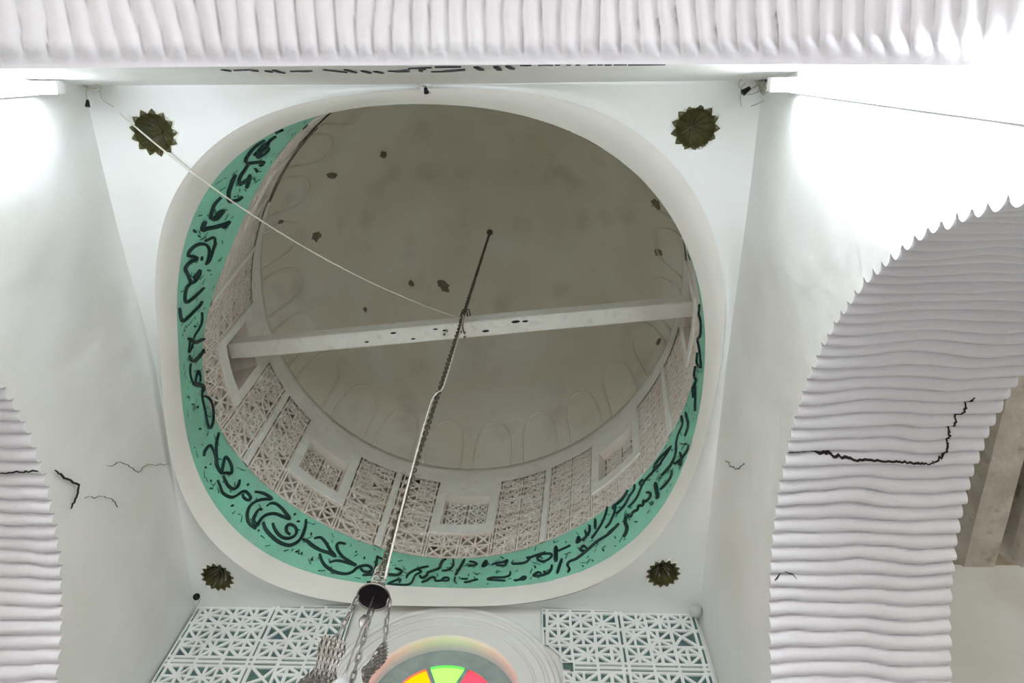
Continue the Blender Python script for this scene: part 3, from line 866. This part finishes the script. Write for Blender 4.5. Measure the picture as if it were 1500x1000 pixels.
for i, (t, z, w, h) in enumerate([(-173.5, 4.052, 0.035, 0.035), (-149.9, 4.043, 0.02, 0.05), (125.7, 4.564, 0.12, 0.012), (145.2, 4.498, 0.04, 0.01),
                                  (-18.2, 3.852, 0.03, 0.06), (-2.9, 3.885, 0.022, 0.05), (-165, 3.70, 0.012, 0.03), (-135, 4.28, 0.03, 0.02), (150, 4.25, 0.02, 0.01), (20, 3.62, 0.02, 0.02)]):
    patch(t, z, w, h, i + 3, M['stain'], 'bare_patch', dm)

mesh('bare_patch', *ribbon(smooth_path([(rad(-153), 3.32), (rad(-147), 3.27), (rad(-141), 3.23), (rad(-135), 3.22), (rad(-128), 3.26)], 6), 0.075, lambda u, v, h: on_drum(u, v, -0.012 - h), 0.003, 0.3), M['stain'], dw, xf=K1)
# ------------------------------------------------------------------ inscription strokes on the green band
for w, st in STROKES:
    pts = smooth_path([(rad(a) * U, z) for a, z in st], 4 if len(st) > 2 else 3)
    mesh('letter_stroke', *ribbon(pts, w * 1.15, lambda u, v, h: on_drum(u / U, v, -0.0045 - h), 0.004, 0.5), M['ink'], band, smooth=True, xf=K1)
# little painted flecks between the letters
fr = random.Random(5)
fv, ff = [], []
for i in range(520):
    t = rad(fr.uniform(-180, 180)); z = fr.uniform(Z0 + 0.02, Z1 - 0.02)
    L, wd, an = fr.uniform(0.006, 0.016), fr.uniform(0.002, 0.004), fr.uniform(0, pi)
    o = len(fv)
    for du, dv in ((-L, -wd), (L, -wd * 0.3), (L * 0.8, wd), (-L, wd)):
        fv.append(on_drum(t + (du * cos(an) - dv * sin(an)) / U, z + du * sin(an) + dv * cos(an), -0.0042))
    ff.append((o, o + 1, o + 2, o + 3))
mesh('painted_flecks', fv, ff, mat('dull_green_flecks', (0.03, 0.15, 0.11), 0.6), band, xf=K1, kind='stuff')
# black inscription on the leaning face over the near arch
for w, st in NEAR_STROKES:
    pts = smooth_path(st, 3)
    mesh('letter_stroke', *ribbon(pts, w, lambda u, v, h: (u, near_place(u, 0, v)[1] + 0.002 + h, v), 0.0015, 0.8), M['blackpaint'], wn)
# ------------------------------------------------------------------ cracks in the plaster
def strip(name, pts, w, place, parent, m=None):
    mesh(name, *ribbon(pts, w, place, 0.002, 0.15), m or M['crack'], parent)
def soff(side, z0):
    def f(d, a, h):      # d: x position, a: arc length angle
        nm = 'wall_right' if side > 0 else 'wall_left'
        r = AR - OFFS[nm](a / AR, abs(d) - XW) - 0.0015 - h
        return (d, AY + r * cos(a / AR), z0 + r * sin(a / AR))
    return f
def jag(pts, amt, sub=4, seed=1):
    r = random.Random(seed); out = []
    for p, q in zip(pts, pts[1:]):
        for s in range(sub):
            t = s / sub
            out.append((p[0] + (q[0] - p[0]) * t + (r.uniform(-amt, amt) if s else 0), p[1] + (q[1] - p[1]) * t + (r.uniform(-amt, amt) if s else 0)))
    out.append(pts[-1]); return out
CR = [(0.975, 99.36), (1.064, 99.14), (1.135, 98.4), (1.222, 98.19), (1.292, 97.85), (1.327, 97.61)]
CR2 = [(1.327, 97.61), (1.359, 98.93), (1.356, 100.91), (1.347, 104.24), (1.357, 107.64), (1.366, 110.68)]
cvt = lambda L: [(a, rad(b) * AR) for a, b in L]
strip('crack', jag(cvt(CR), 0.003, 12, 2), 0.0048, soff(1, AZ - 0.02), wr)
strip('crack', jag(cvt(CR2), 0.004, 14, 3), 0.0035, soff(1, AZ - 0.02), wr)
strip('crack', jag(cvt([(0.98, 75.98), (1.01, 77.41), (1.038, 76.26)]), 0.003, 3, 4), 0.002, soff(1, AZ - 0.02), wr)
strip('crack', jag(cvt([(-1.12, 92.7), (-1.039, 93.59), (-0.975, 93.78)]), 0.003, 10, 5), 0.004, soff(-1, AZ), wl)
wallL = lambda u, v, h: (-XW + 0.012 + h, u, v)
wallR = lambda u, v, h: (XW - 0.012 - h, u, v)
strip('crack', jag([(0.009, 1.715), (0.05, 1.741), (0.104, 1.793), (0.13, 1.769), (0.146, 1.737)], 0.003, 5, 6), 0.0055, wallL, wl)
strip('crack', jag([(0.121, 1.929), (0.161, 2.013), (0.227, 2.074), (0.25, 2.157), (0.322, 2.279)], 0.006, 6, 7), 0.0016, wallL, wl, M['hairline'])
strip('crack', jag([(0.154, 1.801), (0.188, 1.867), (0.239, 1.924), (0.273, 1.935)], 0.004, 6, 8), 0.0014, wallL, wl, M['hairline'])
strip('crack', jag([(0.195, 2.119), (0.172, 2.041), (0.139, 1.973), (0.093, 1.93)], 0.005, 6, 9), 0.0016, wallR, wr, M['hairline'])

# ------------------------------------------------------------------ ceilings and beams of the side aisles
for sx in (-1, 1):
    x0, x1 = (1.47, 3.6) if sx > 0 else (-3.6, -1.47)
    ac = mesh('aisle_ceiling', *boxg(x0, x1, -4.2, 1.3, 2.86, 2.92), M['boards'], kind='structure')
    for k in range(7):
        bx = 2.115 + 0.235 * (k - 1) if k else 1.72
        if k == 0: continue
        b0, b1 = sx * bx, sx * (bx + 0.165)
        n = 40
        v, f = [], []
        for i in range(n + 1):
            y = -4.2 + (0.985 + 4.2) * i / n
            for (xx, zz) in ((b0, 2.86), (b0, 2.66), (b0 + sx * 0.02, 2.605), (b1 - sx * 0.02, 2.605), (b1, 2.66), (b1, 2.86)):
                q = nz((xx, y, zz), 4, 0.014) + nz((xx, y, zz), 15, 0.006)
                v.append((xx + q, y, zz + q * 0.6))
        for i in range(n):
            for j in range(5):
                f.append((i * 6 + j, i * 6 + j + 1, i * 6 + 7 + j, i * 6 + 6 + j))
        f.append((0, 1, 2, 3, 4, 5)); f.append(tuple(n * 6 + j for j in (5, 4, 3, 2, 1, 0)))
        bm = mesh('ceiling_beam', v, f, M['roughwood'], kind='structure', smooth=False)
mesh('light_seal_roof', *lathe([(2.3, 2.9), (1.32, 2.9), (1.32, 3.75), (1.22, 4.2), (0.8, 4.72), (0.0, 4.95)], (0, 0, 0), 48), M['wall'], kind='structure')  # unseen shell added over drum and dome to stop sky light leaking in
for yy in (-1.56, 1.28):
    mesh('light_seal_wall', *boxg(-1.6, 1.6, yy, yy + 0.05, 2.3, 2.95), M['wall'], kind='structure')  # unseen slabs added to close gaps where daylight leaked in
for sx in (-1, 1):
    mesh('light_block_wall', *boxg(*sorted((sx * 3.6, sx * 3.7)), -4.2, 1.3, FLOOR, 2.9), M['wall'], kind='structure')  # unseen walls added to shut out side daylight, leaving only the rear open
mesh('rear_ceiling', *boxg(-1.47, 1.47, -4.2, -1.50, 2.55, 2.6), M['wall'], kind='structure')

# ------------------------------------------------------------------ tie beam across the drum
n = 30
BA, BB = Vector((-1.01, 0.184, 3.05)), Vector((1.04, -0.024, 3.05))
dirv = (BB - BA).normalized(); side = Vector((-dirv.y, dirv.x, 0))
v, f = [], []
for i in range(n + 1):
    p = BA + (BB - BA) * i / n
    for a, b in ((-0.036, 0.0), (-0.030, -0.006), (0.030, -0.006), (0.036, 0.0), (0.036, 0.078), (-0.036, 0.078)):
        q = p + side * a
        wob = nz(tuple(p), 3, 0.003, a * 9 + b)
        v.append((q.x, q.y + wob, q.z + b - 0.03 + wob))
for i in range(n):
    for j in range(6):
        j2 = (j + 1) % 6
        f.append((i * 6 + j, i * 6 + j2, i * 6 + 6 + j2, i * 6 + 6 + j))
f.append((0, 1, 2, 3, 4, 5)); f.append(tuple(n * 6 + j for j in (5, 4, 3, 2, 1, 0)))
tb = thing('timber_tie', 'white painted timber tie spanning the drum under the dome', 'timber', K1((0, 0.08, 3.02)))
mesh('timber', v, f, M['wood'], tb, xf=K1)
kv, kf = [], []
for k, (u, a, s) in enumerate([(0.36, -0.02, .008), (0.40, 0.015, .006), (0.47, -0.01, .007), (0.555, 0.01, .009), (0.62, -0.02, .011), (0.64, -0.018, .008), (0.45, -.02, .006), (.3, .01, .006)]):
    p = BA + (BB - BA) * u + side * a
    o = len(kv)
    for i in range(8):
        q = p + dirv * cos(i * pi / 4) * s * 1.8 + side * sin(i * pi / 4) * s * 0.6
        kv.append((q.x, q.y, q.z - 0.0395))
    kf.append(tuple(range(o, o + 8)))
mesh('nail_holes', kv, kf, M['crack'], tb, xf=K1, kind='stuff')

# ------------------------------------------------------------------ hanging lamp on its long chain
TOP, BOT = Vector((0.058, 0.0, 4.585)), Vector((0.012, 0.0, 1.235))
def on_chain(z): 
    t = (z - BOT.z) / (TOP.z - BOT.z)
    return BOT + (TOP - BOT) * t
lamp = thing('hanging_lamp', 'pierced silver mosque lamp hanging on a long iron chain from the dome', 'lamp', K1((0.012, 0.0, 0.62)))
def links(pa, pb, ll, lw, r, twist=0.0):
    pa, pb = Vector(pa), Vector(pb)
    d = pb - pa; L = d.length; d.normalize()
    s = d.cross(Vector((0.3, 1, 0.2))).normalized(); q = s.cross(d)
    n = max(1, int(L / (ll * 0.72)))
    V, F = [], []
    for i in range(n):
        c = pa + d * (L * (i + 0.5) / n)
        a = s if i % 2 == 0 else q
        a = (a * cos(twist * i) + d.cross(a) * sin(twist * i))
        pts = []
        for k in range(10):
            an = 2 * pi * k / 10
            pts.append(c + d * (cos(an) * ll / 2) + a * (sin(an) * lw / 2))
        g = tubeg(pts, r, 5, True)
        o = len(V); V += g[0]; F += [tuple(i2 + o for i2 in x) for x in g[1]]
    return V, F
o = mesh('main_chain', *links(TOP, BOT + Vector((0, 0, 0.06)), 0.026, 0.013, 0.0026, 0.12), M['iron'], lamp, smooth=True, xf=K1)
mesh('ceiling_hook', *join(lathe([(0.0, 0.03), (0.02, 0.02), (0.017, 0.0), (0.0, -0.004)], tuple(TOP), 14),
     tubeg([(TOP.x + 0.012 * cos(a), TOP.y, TOP.z - 0.014 + 0.014 * sin(a)) for a in [pi * k / 7 * 2 for k in range(7)]], 0.003, 6, True)), M['iron'], lamp, smooth=True, xf=K1)
# swivel of pierced rings above the canopy
sw = []
for k in range(4):
    z = BOT.z + 0.02 + 0.016 * k
    p = on_chain(z)
    for s in (-1, 1):
        sw.append(tubeg([(p.x + s * 0.007 + 0.008 * cos(a), p.y + 0.003 * s * sin(a), z + 0.010 * sin(a)) for a in [2 * pi * i / 10 for i in range(10)]], 0.0022, 5, True))
mesh('swivel', *join(*sw), M['silver'], lamp, smooth=True, xf=K1)
cz = BOT.z
can = mesh('canopy', *lathe([(0.003, 0.016), (0.006, 0.008), (0.018, 0.002), (0.029, -0.006), (0.0345, -0.015), (0.0350, -0.018), (0.0325, -0.018), (0.0315, -0.015)], (0.012, 0, cz), 32), M['silver'], lamp, smooth=True, xf=K1)
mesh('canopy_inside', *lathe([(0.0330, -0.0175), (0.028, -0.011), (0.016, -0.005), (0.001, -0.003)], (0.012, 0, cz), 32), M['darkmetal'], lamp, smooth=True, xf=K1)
RB, ZB = 0.06, 0.86       # crown of the lamp below the frame
for k, (a, ta) in enumerate(((rad(185), rad(15)), (rad(5), rad(95)), (rad(100), rad(60)))):
    pa = Vector((0.012 + 0.032 * cos(a), 0.032 * sin(a), cz - 0.018))
    pb = Vector((0.012 + 0.048 * cos(a), 0.048 * sin(a), (1.085, 1.07, 1.0)[k]))
    ch = mesh('chain', *links(pa, pb, 0.030, 0.0085, 0.0022, 0.2), M['silver'], lamp, smooth=True, xf=K1)
    for t in (0.3, 0.62):
        c = pa + (pb - pa) * t
        mesh('bead', *lathe([(0.0, 0.008), (0.005, 0.005), (0.006, 0.0), (0.005, -0.005), (0.0, -0.008)], tuple(c), 10), M['silver'], ch, smooth=True, xf=K1)
    # curved pierced leaf plate at the foot of each chain
    tang = Vector((cos(ta), sin(ta), 0)); rad_v = Vector((sin(ta), -cos(ta), 0))
    def leaf(u, v, h, tang=tang, rad_v=rad_v, pb=pb):
        p = pb + tang * u + Vector((0, 0, v)) + rad_v * (0.02 * sin(v * 24) + h - u * u * 3)
        return (p.x, p.y, p.z)
    polys = []
    for iu in range(6):
        for iv in range(9):
            wv = lambda j: 0.030 * (1.0 + 0.35 * sin(j * 0.9)) * (0.55 + 0.45 * min(1, (9 - j) / 3.0))
            u0a, u1a = -wv(iv) + 2 * wv(iv) * iu / 6, -wv(iv) + 2 * wv(iv) * (iu + 1) / 6
            u0b, u1b = -wv(iv + 1) + 2 * wv(iv + 1) * iu / 6, -wv(iv + 1) + 2 * wv(iv + 1) * (iu + 1) / 6
            z0_, z1_ = -0.11 + 0.12 * iv / 9, -0.11 + 0.12 * (iv + 1) / 9
            q = [(u0a, z0_), (u1a, z0_), (u1b, z1_), (u0b, z1_)]
            c = (sum(p[0] for p in q) / 4, sum(p[1] for p in q) / 4)
            polys += [[q[0], q[1], c], [q[1], q[2], c], [q[2], q[3], c], [q[3], q[0], c]]
    mesh('pierced_leaf', *plate(polys, 0.0013, leaf, 0.004), M['silver'], lamp, xf=K1)
mesh('crown_ring', *lathe([(RB + 0.01, 0.0), (RB + 0.014, -0.012), (RB + 0.006, -0.03), (RB - 0.002, -0.02), (RB, 0.0), (RB + 0.01, 0.0)], (0.012, 0, ZB), 40), M['silver'], lamp, smooth=True, xf=K1)
mesh('glass_bowl', *lathe([(RB, -0.01), (RB * 1.02, -0.06), (RB * 0.85, -0.13), (RB * 0.5, -0.19), (0.02, -0.22), (0.0, -0.26)], (0.012, 0, ZB), 40), M['bulb'], lamp, smooth=True, xf=K1)
mesh('centre_stem', *tubeg([(0.012, 0.0, cz - 0.01), (0.008, -0.002, 1.12), (0.004, -0.004, 1.03), (0.012, 0, ZB)], 0.0018, 6), M['silver'], lamp, smooth=True, xf=K1)
mesh('stem_ornament', *lathe([(0.0, 0.022), (0.006, 0.010), (0.008, 0.0), (0.005, -0.012), (0.0, -0.022)], (0.006, -0.003, 1.145), 12), M['silver'], lamp, smooth=True, xf=K1)
mesh('socket_cone', *lathe([(0.003, 0.022), (0.008, 0.008), (0.020, -0.010), (0.018, -0.016)], (0.004, -0.004, 0.99), 16), M['bulb'], lamp, smooth=True, xf=K1)

# ------------------------------------------------------------------ rope from the corner to the tie beam and down the chain
P0 = Vector((-0.8755, -0.8827, 2.228))
p1 = on_chain(2.97) + Vector((-0.012, 0.005, 0.0)); p1 = Vector(K1(tuple(p1)))
pts = []
for i in range(25):
    t = i / 24
    p = P0 + (p1 - P0) * t
    p.z -= 0.20 * 4 * t * (1 - t)
    pts.append(tuple(p))
for z, dx, dy in ((2.93, 0.008, -0.02), (2.7, 0.012, -0.012), (2.4, 0.014, -0.012), (2.22, 0.013, -0.012), (2.17, 0.002, -0.018), (2.12, -0.010, -0.012), (1.9, -0.007, -0.012), (1.6, 0.002, -0.014), (1.4, 0.009, -0.012), (1.262, 0.015, -0.01)):
    c = on_chain(z)
    pts.append(K1((c.x + dx, c.y + dy, z)))
rp = mesh('rope', *tubeg(smooth_path(pts, 3), 0.0026, 6), M['rope'], smooth=True)
tag(rp, 'thin pale rope from the corner rosette to the timber and down the chain', 'rope')
# iron wire lashed round the tie where the chain passes
c = on_chain(3.03)
pts = [(c.x + 0.012 * cos(a) - 0.006, c.y + 0.05 + 0.055 * sin(a), 3.055 + 0.055 * cos(a) + 0.0) for a in [2 * pi * k / 16 for k in range(16)]]
ls = mesh('wire_lashing', *join(tubeg(pts, 0.0035, 6, True), tubeg([(p[0] + 0.012, p[1], p[2]) for p in pts], 0.003, 6, True)), M['iron'], smooth=True, xf=K1)
tag(ls, 'dark iron wire lashed round the white timber beside the chain', 'wire')

# ------------------------------------------------------------------ fluted rosettes let into the pendentives
RLAB = ['dark olive fluted star rosette crossed by the pale rope', 'dark olive fluted star rosette beside the bright tube light and tangled wires',
        'dark olive fluted rosette above the lattice beside a small black lampholder', 'dark olive fluted rosette above the lattice beside the round frosted bulb']
for k, ((rx, ry), rr) in enumerate(zip(ROS, ROS_R)):
    NP = 13 if k < 2 else 15
    e = 0.01
    zc_ = ceil_z(rx, ry)
    gx = (ceil_z(rx + 0.07, ry) - ceil_z(rx - 0.07, ry)) / 0.14
    gy = (ceil_z(rx, ry + 0.07) - ceil_z(rx, ry - 0.07)) / 0.14
    dep = 0.048
    th = thing('rosette', RLAB[k], 'rosette', (rx, ry, zc_), 'rosettes in the pendentives')
    def bowl(a, s):
        """a angle, s 0 rim .. 1 centre"""
        cx = abs(((a * NP / (2 * pi)) % 1.0) * 2 - 1)      # 1 at tips, 0 in notches
        rim = rr * (0.80 + 0.22 * cx)
        r = rim * (1 - s)
        q = min(1.0, max(0.0, (rr * 0.78 - r) / (rr * 0.78)))
        h = -0.004 + dep * sqrt(max(0.0, 1 - (1 - q) ** 2)) - 0.009 * (cx - 0.5) * min(1, s * 4) * (1 - s)
        x, y = rx + r * cos(a), ry + r * sin(a)
        return (x, y, zc_ + gx * (x - rx) + gy * (y - ry) + h)
    v, f = [], []
    NA, NS = NP * 4, 10
    for i in range(NA):
        for j in range(NS + 1): v.append(bowl(2 * pi * i / NA, j / NS * 0.995))
    for i in range(NA):
        i2 = (i + 1) % NA
        for j in range(NS): f.append((i * (NS + 1) + j, i2 * (NS + 1) + j, i2 * (NS + 1) + j + 1, i * (NS + 1) + j + 1))
    mesh('fluted_bowl', v, f, M['olive'], th, smooth=False)
    v, f = [], []
    for i in range(NA):
        a = 2 * pi * i / NA
        p = bowl(a, 0)
        for s, dz in ((1.0, 0.0005), (1.07, 0.0), (1.10, 0.006)):
            x, y = rx + (p[0] - rx) * s, ry + (p[1] - ry) * s
            v.append((x, y, zc_ + gx * (x - rx) + gy * (y - ry) - 0.003 + dz))
    for i in range(NA):
        i2 = (i + 1) % NA
        for j in range(2): f.append((i * 3 + j, i2 * 3 + j, i2 * 3 + j + 1, i * 3 + j + 1))
    mesh('toothed_rim', v, f, M['paleedge'], th)
    mesh('centre_boss', *lathe([(0.0, -0.006), (0.006, -0.004), (0.008, 0.0), (0.006, 0.006)], (rx, ry, zc_ + dep - 0.012), 10), M['olive'], th, smooth=True)

# ------------------------------------------------------------------ fluorescent tube lights in the near corners
def tube_light(sx, z0, z1, label):
    x = sx * (XW - 0.002)
    yc = -0.962
    t = thing('tube_light', label, 'light', (x, yc, z0), 'tube lights by the near arch')
    i0, i1 = sorted((x, x - sx * 0.022))
    mesh('batten', *boxg(i0, i1, yc - 0.017, yc + 0.017, z0, z1), M['fitting'], t)
    xt = x - sx * 0.048
    mesh('tube', *tubeg([(xt, yc, z0 + 0.03), (xt, yc, z1 - 0.03)], 0.0105, 16), M['tube'], t, smooth=True)
    for zz in (z0 + 0.012, z1 - 0.012):
        j0, j1 = sorted((x - sx * 0.02, x - sx * 0.068))
        mesh('end_cap', *boxg(j0, j1, yc - 0.016, yc + 0.016, zz - 0.018, zz + 0.018), M['fitting'], t)
    return t
tube_light(1, 0.84, 1.915, 'glowing white tube light by the cracked ridged arch')
tube_light(-1, 1.19, 2.02, 'white tube light at the corner where the rope starts')

# ------------------------------------------------------------------ lampholders and loose wires under the ceiling
def loop(c, r, ax, ay, n=14, turns=1.0, drift=(0, 0, 0)):
    return [tuple(c[i] + r * (cos(2 * pi * turns * k / n) * ax[i] + sin(2 * pi * turns * k / n) * ay[i]) + drift[i] * k / n for i in range(3)) for k in range(n + 1)]
def holder(name, label, c, wires, sock, parts=()):
    t = thing(name, label, 'lampholder', c, 'lampholders under the ceiling')
    for w in wires: mesh('wire', *tubeg(smooth_path(w, 3), 0.0017, 6), M['wire'], t, smooth=True)
    if sock:
        p, d, s = sock
        pp = Vector(p); dd = Vector(d).normalized()
        mesh('socket', *tubeg([tuple(pp), tuple(pp + dd * 0.012 * s), tuple(pp + dd * 0.026 * s), tuple(pp + dd * 0.034 * s)], 0.01, 12, False, lambda u: 0.011 * s * (0.7 + 0.5 * u)), M['bakelite'], t, smooth=True)
    return t
X, Y, Z = (1, 0, 0), (0, 1, 0), (0, 0, 1)
a = (-0.935, -0.955, 2.235)
holder('lampholder', 'pale looped wire with small black lampholder at the corner by the roped rosette', a,
       [loop((a[0] - 0.005, a[1] - 0.02, a[2] - 0.02), 0.022, (1, 0, 0), (0, 0.6, 0.8), 14, 2.2, (0.01, 0.02, -0.01)), [(a[0] - 0.02, a[1] - 0.01, a[2]), (a[0] - 0.022, a[1] + 0.02, a[2] - 0.02), (a[0] - 0.012, a[1] + 0.04, a[2] - 0.03)],
        [(a[0] + 0.02, a[1] - 0.02, a[2]), (a[0] + 0.015, a[1] + 0.03, a[2] - 0.01), (a[0] + 0.035, a[1] + 0.055, a[2] + 0.01)]],
       ((a[0] - 0.015, a[1] + 0.035, a[2] - 0.03), (0.1, 0.8, -0.5), 0.55))
a = (0.945, -0.965, 2.19)
t = holder('lampholder', 'tangle of pale wires with black lampholder beside the glowing tube light', a,
       [loop((a[0] - 0.02, a[1], a[2] - 0.02), 0.032, (1, 0, 0), (0, 0.7, 0.7), 16, 1.6, (0.01, 0.02, -0.01)), loop((a[0] + 0.02, a[1] + 0.02, a[2] - 0.01), 0.022, (0.6, 0.8, 0), (0, 0.2, 1), 14, 2.3, (0.0, 0.01, -0.02)),
        [(a[0] + 0.03, a[1] - 0.01, a[2]), (a[0] - 0.01, a[1] + 0.02, a[2] - 0.03), (a[0] - 0.04, a[1] + 0.035, a[2] - 0.02), (a[0] - 0.03, a[1] + 0.07, a[2])], [(a[0], a[1], a[2]), (a[0] + 0.03, a[1] + 0.045, a[2] - 0.03), (a[0] + 0.0, a[1] + 0.07, a[2] + 0.01)]],
       ((a[0] - 0.02, a[1] + 0.02, a[2] - 0.03), (-0.8, 0.5, -0.3), 0.7))
mesh('clip', *boxg(a[0] + 0.012, a[0] + 0.034, a[1] - 0.012, a[1] + 0.004, a[2] - 0.03, a[2] + 0.01), M['iron'], t)
a = (0.017, -0.962, 2.262)
t = holder('lampholder', 'white ceiling rose with black lampholder over the middle of the near arch', a,
       [[(a[0] - 0.03, a[1] + 0.0, a[2]), (a[0] + 0.0, a[1] + 0.012, a[2] - 0.02), (a[0] + 0.025, a[1] + 0.012, a[2])], [(a[0] - 0.01, a[1], a[2]), (a[0] + 0.01, a[1] + 0.02, a[2] - 0.02), (a[0] + 0.02, a[1] + 0.03, a[2] - 0.01)]],
       ((a[0] + 0.004, a[1] + 0.012, a[2] - 0.012), (0.2, 0.7, -0.5), 0.6))
mesh('ceiling_rose', *lathe([(0.0, -0.010), (0.014, -0.008), (0.02, 0.0), (0.02, 0.012)], a, 20), M['fitting'], t, smooth=True)
a = (-0.945, 0.90, 2.262)
holder('lampholder', 'small black lampholder with chipped plaster in the corner above the lattice', a,
       [[(a[0] - 0.01, a[1] - 0.01, a[2] + 0.01), (a[0] - 0.012, a[1] + 0.01, a[2] - 0.03), (a[0] - 0.01, a[1] + 0.02, a[2] - 0.06)], [(a[0] + 0.01, a[1], a[2]), (a[0] + 0.005, a[1] + 0.02, a[2] - 0.05), (a[0] - 0.01, a[1] + 0.03, a[2] - 0.045)]],
       ((a[0] - 0.004, a[1] - 0.006, a[2] - 0.004), (0.3, -0.5, -0.4), 1.0))
a = (0.945, 0.905, 2.262)
t = holder('lampholder', 'round frosted bulb on a bare wire in the corner above the lattice', a, [[(a[0] + 0.02, a[1] + 0.0, a[2] + 0.01), (a[0] + 0.025, a[1] - 0.01, a[2] - 0.01), (a[0] + 0.005, a[1], a[2] - 0.01)]], None)
mesh('bulb', *lathe([(0.0, 0.026), (0.012, 0.022), (0.022, 0.010), (0.024, -0.002), (0.018, -0.017), (0.008, -0.023), (0.0, -0.024)], (a[0], a[1], a[2] - 0.02), 18), M['bulb'], t, smooth=True)
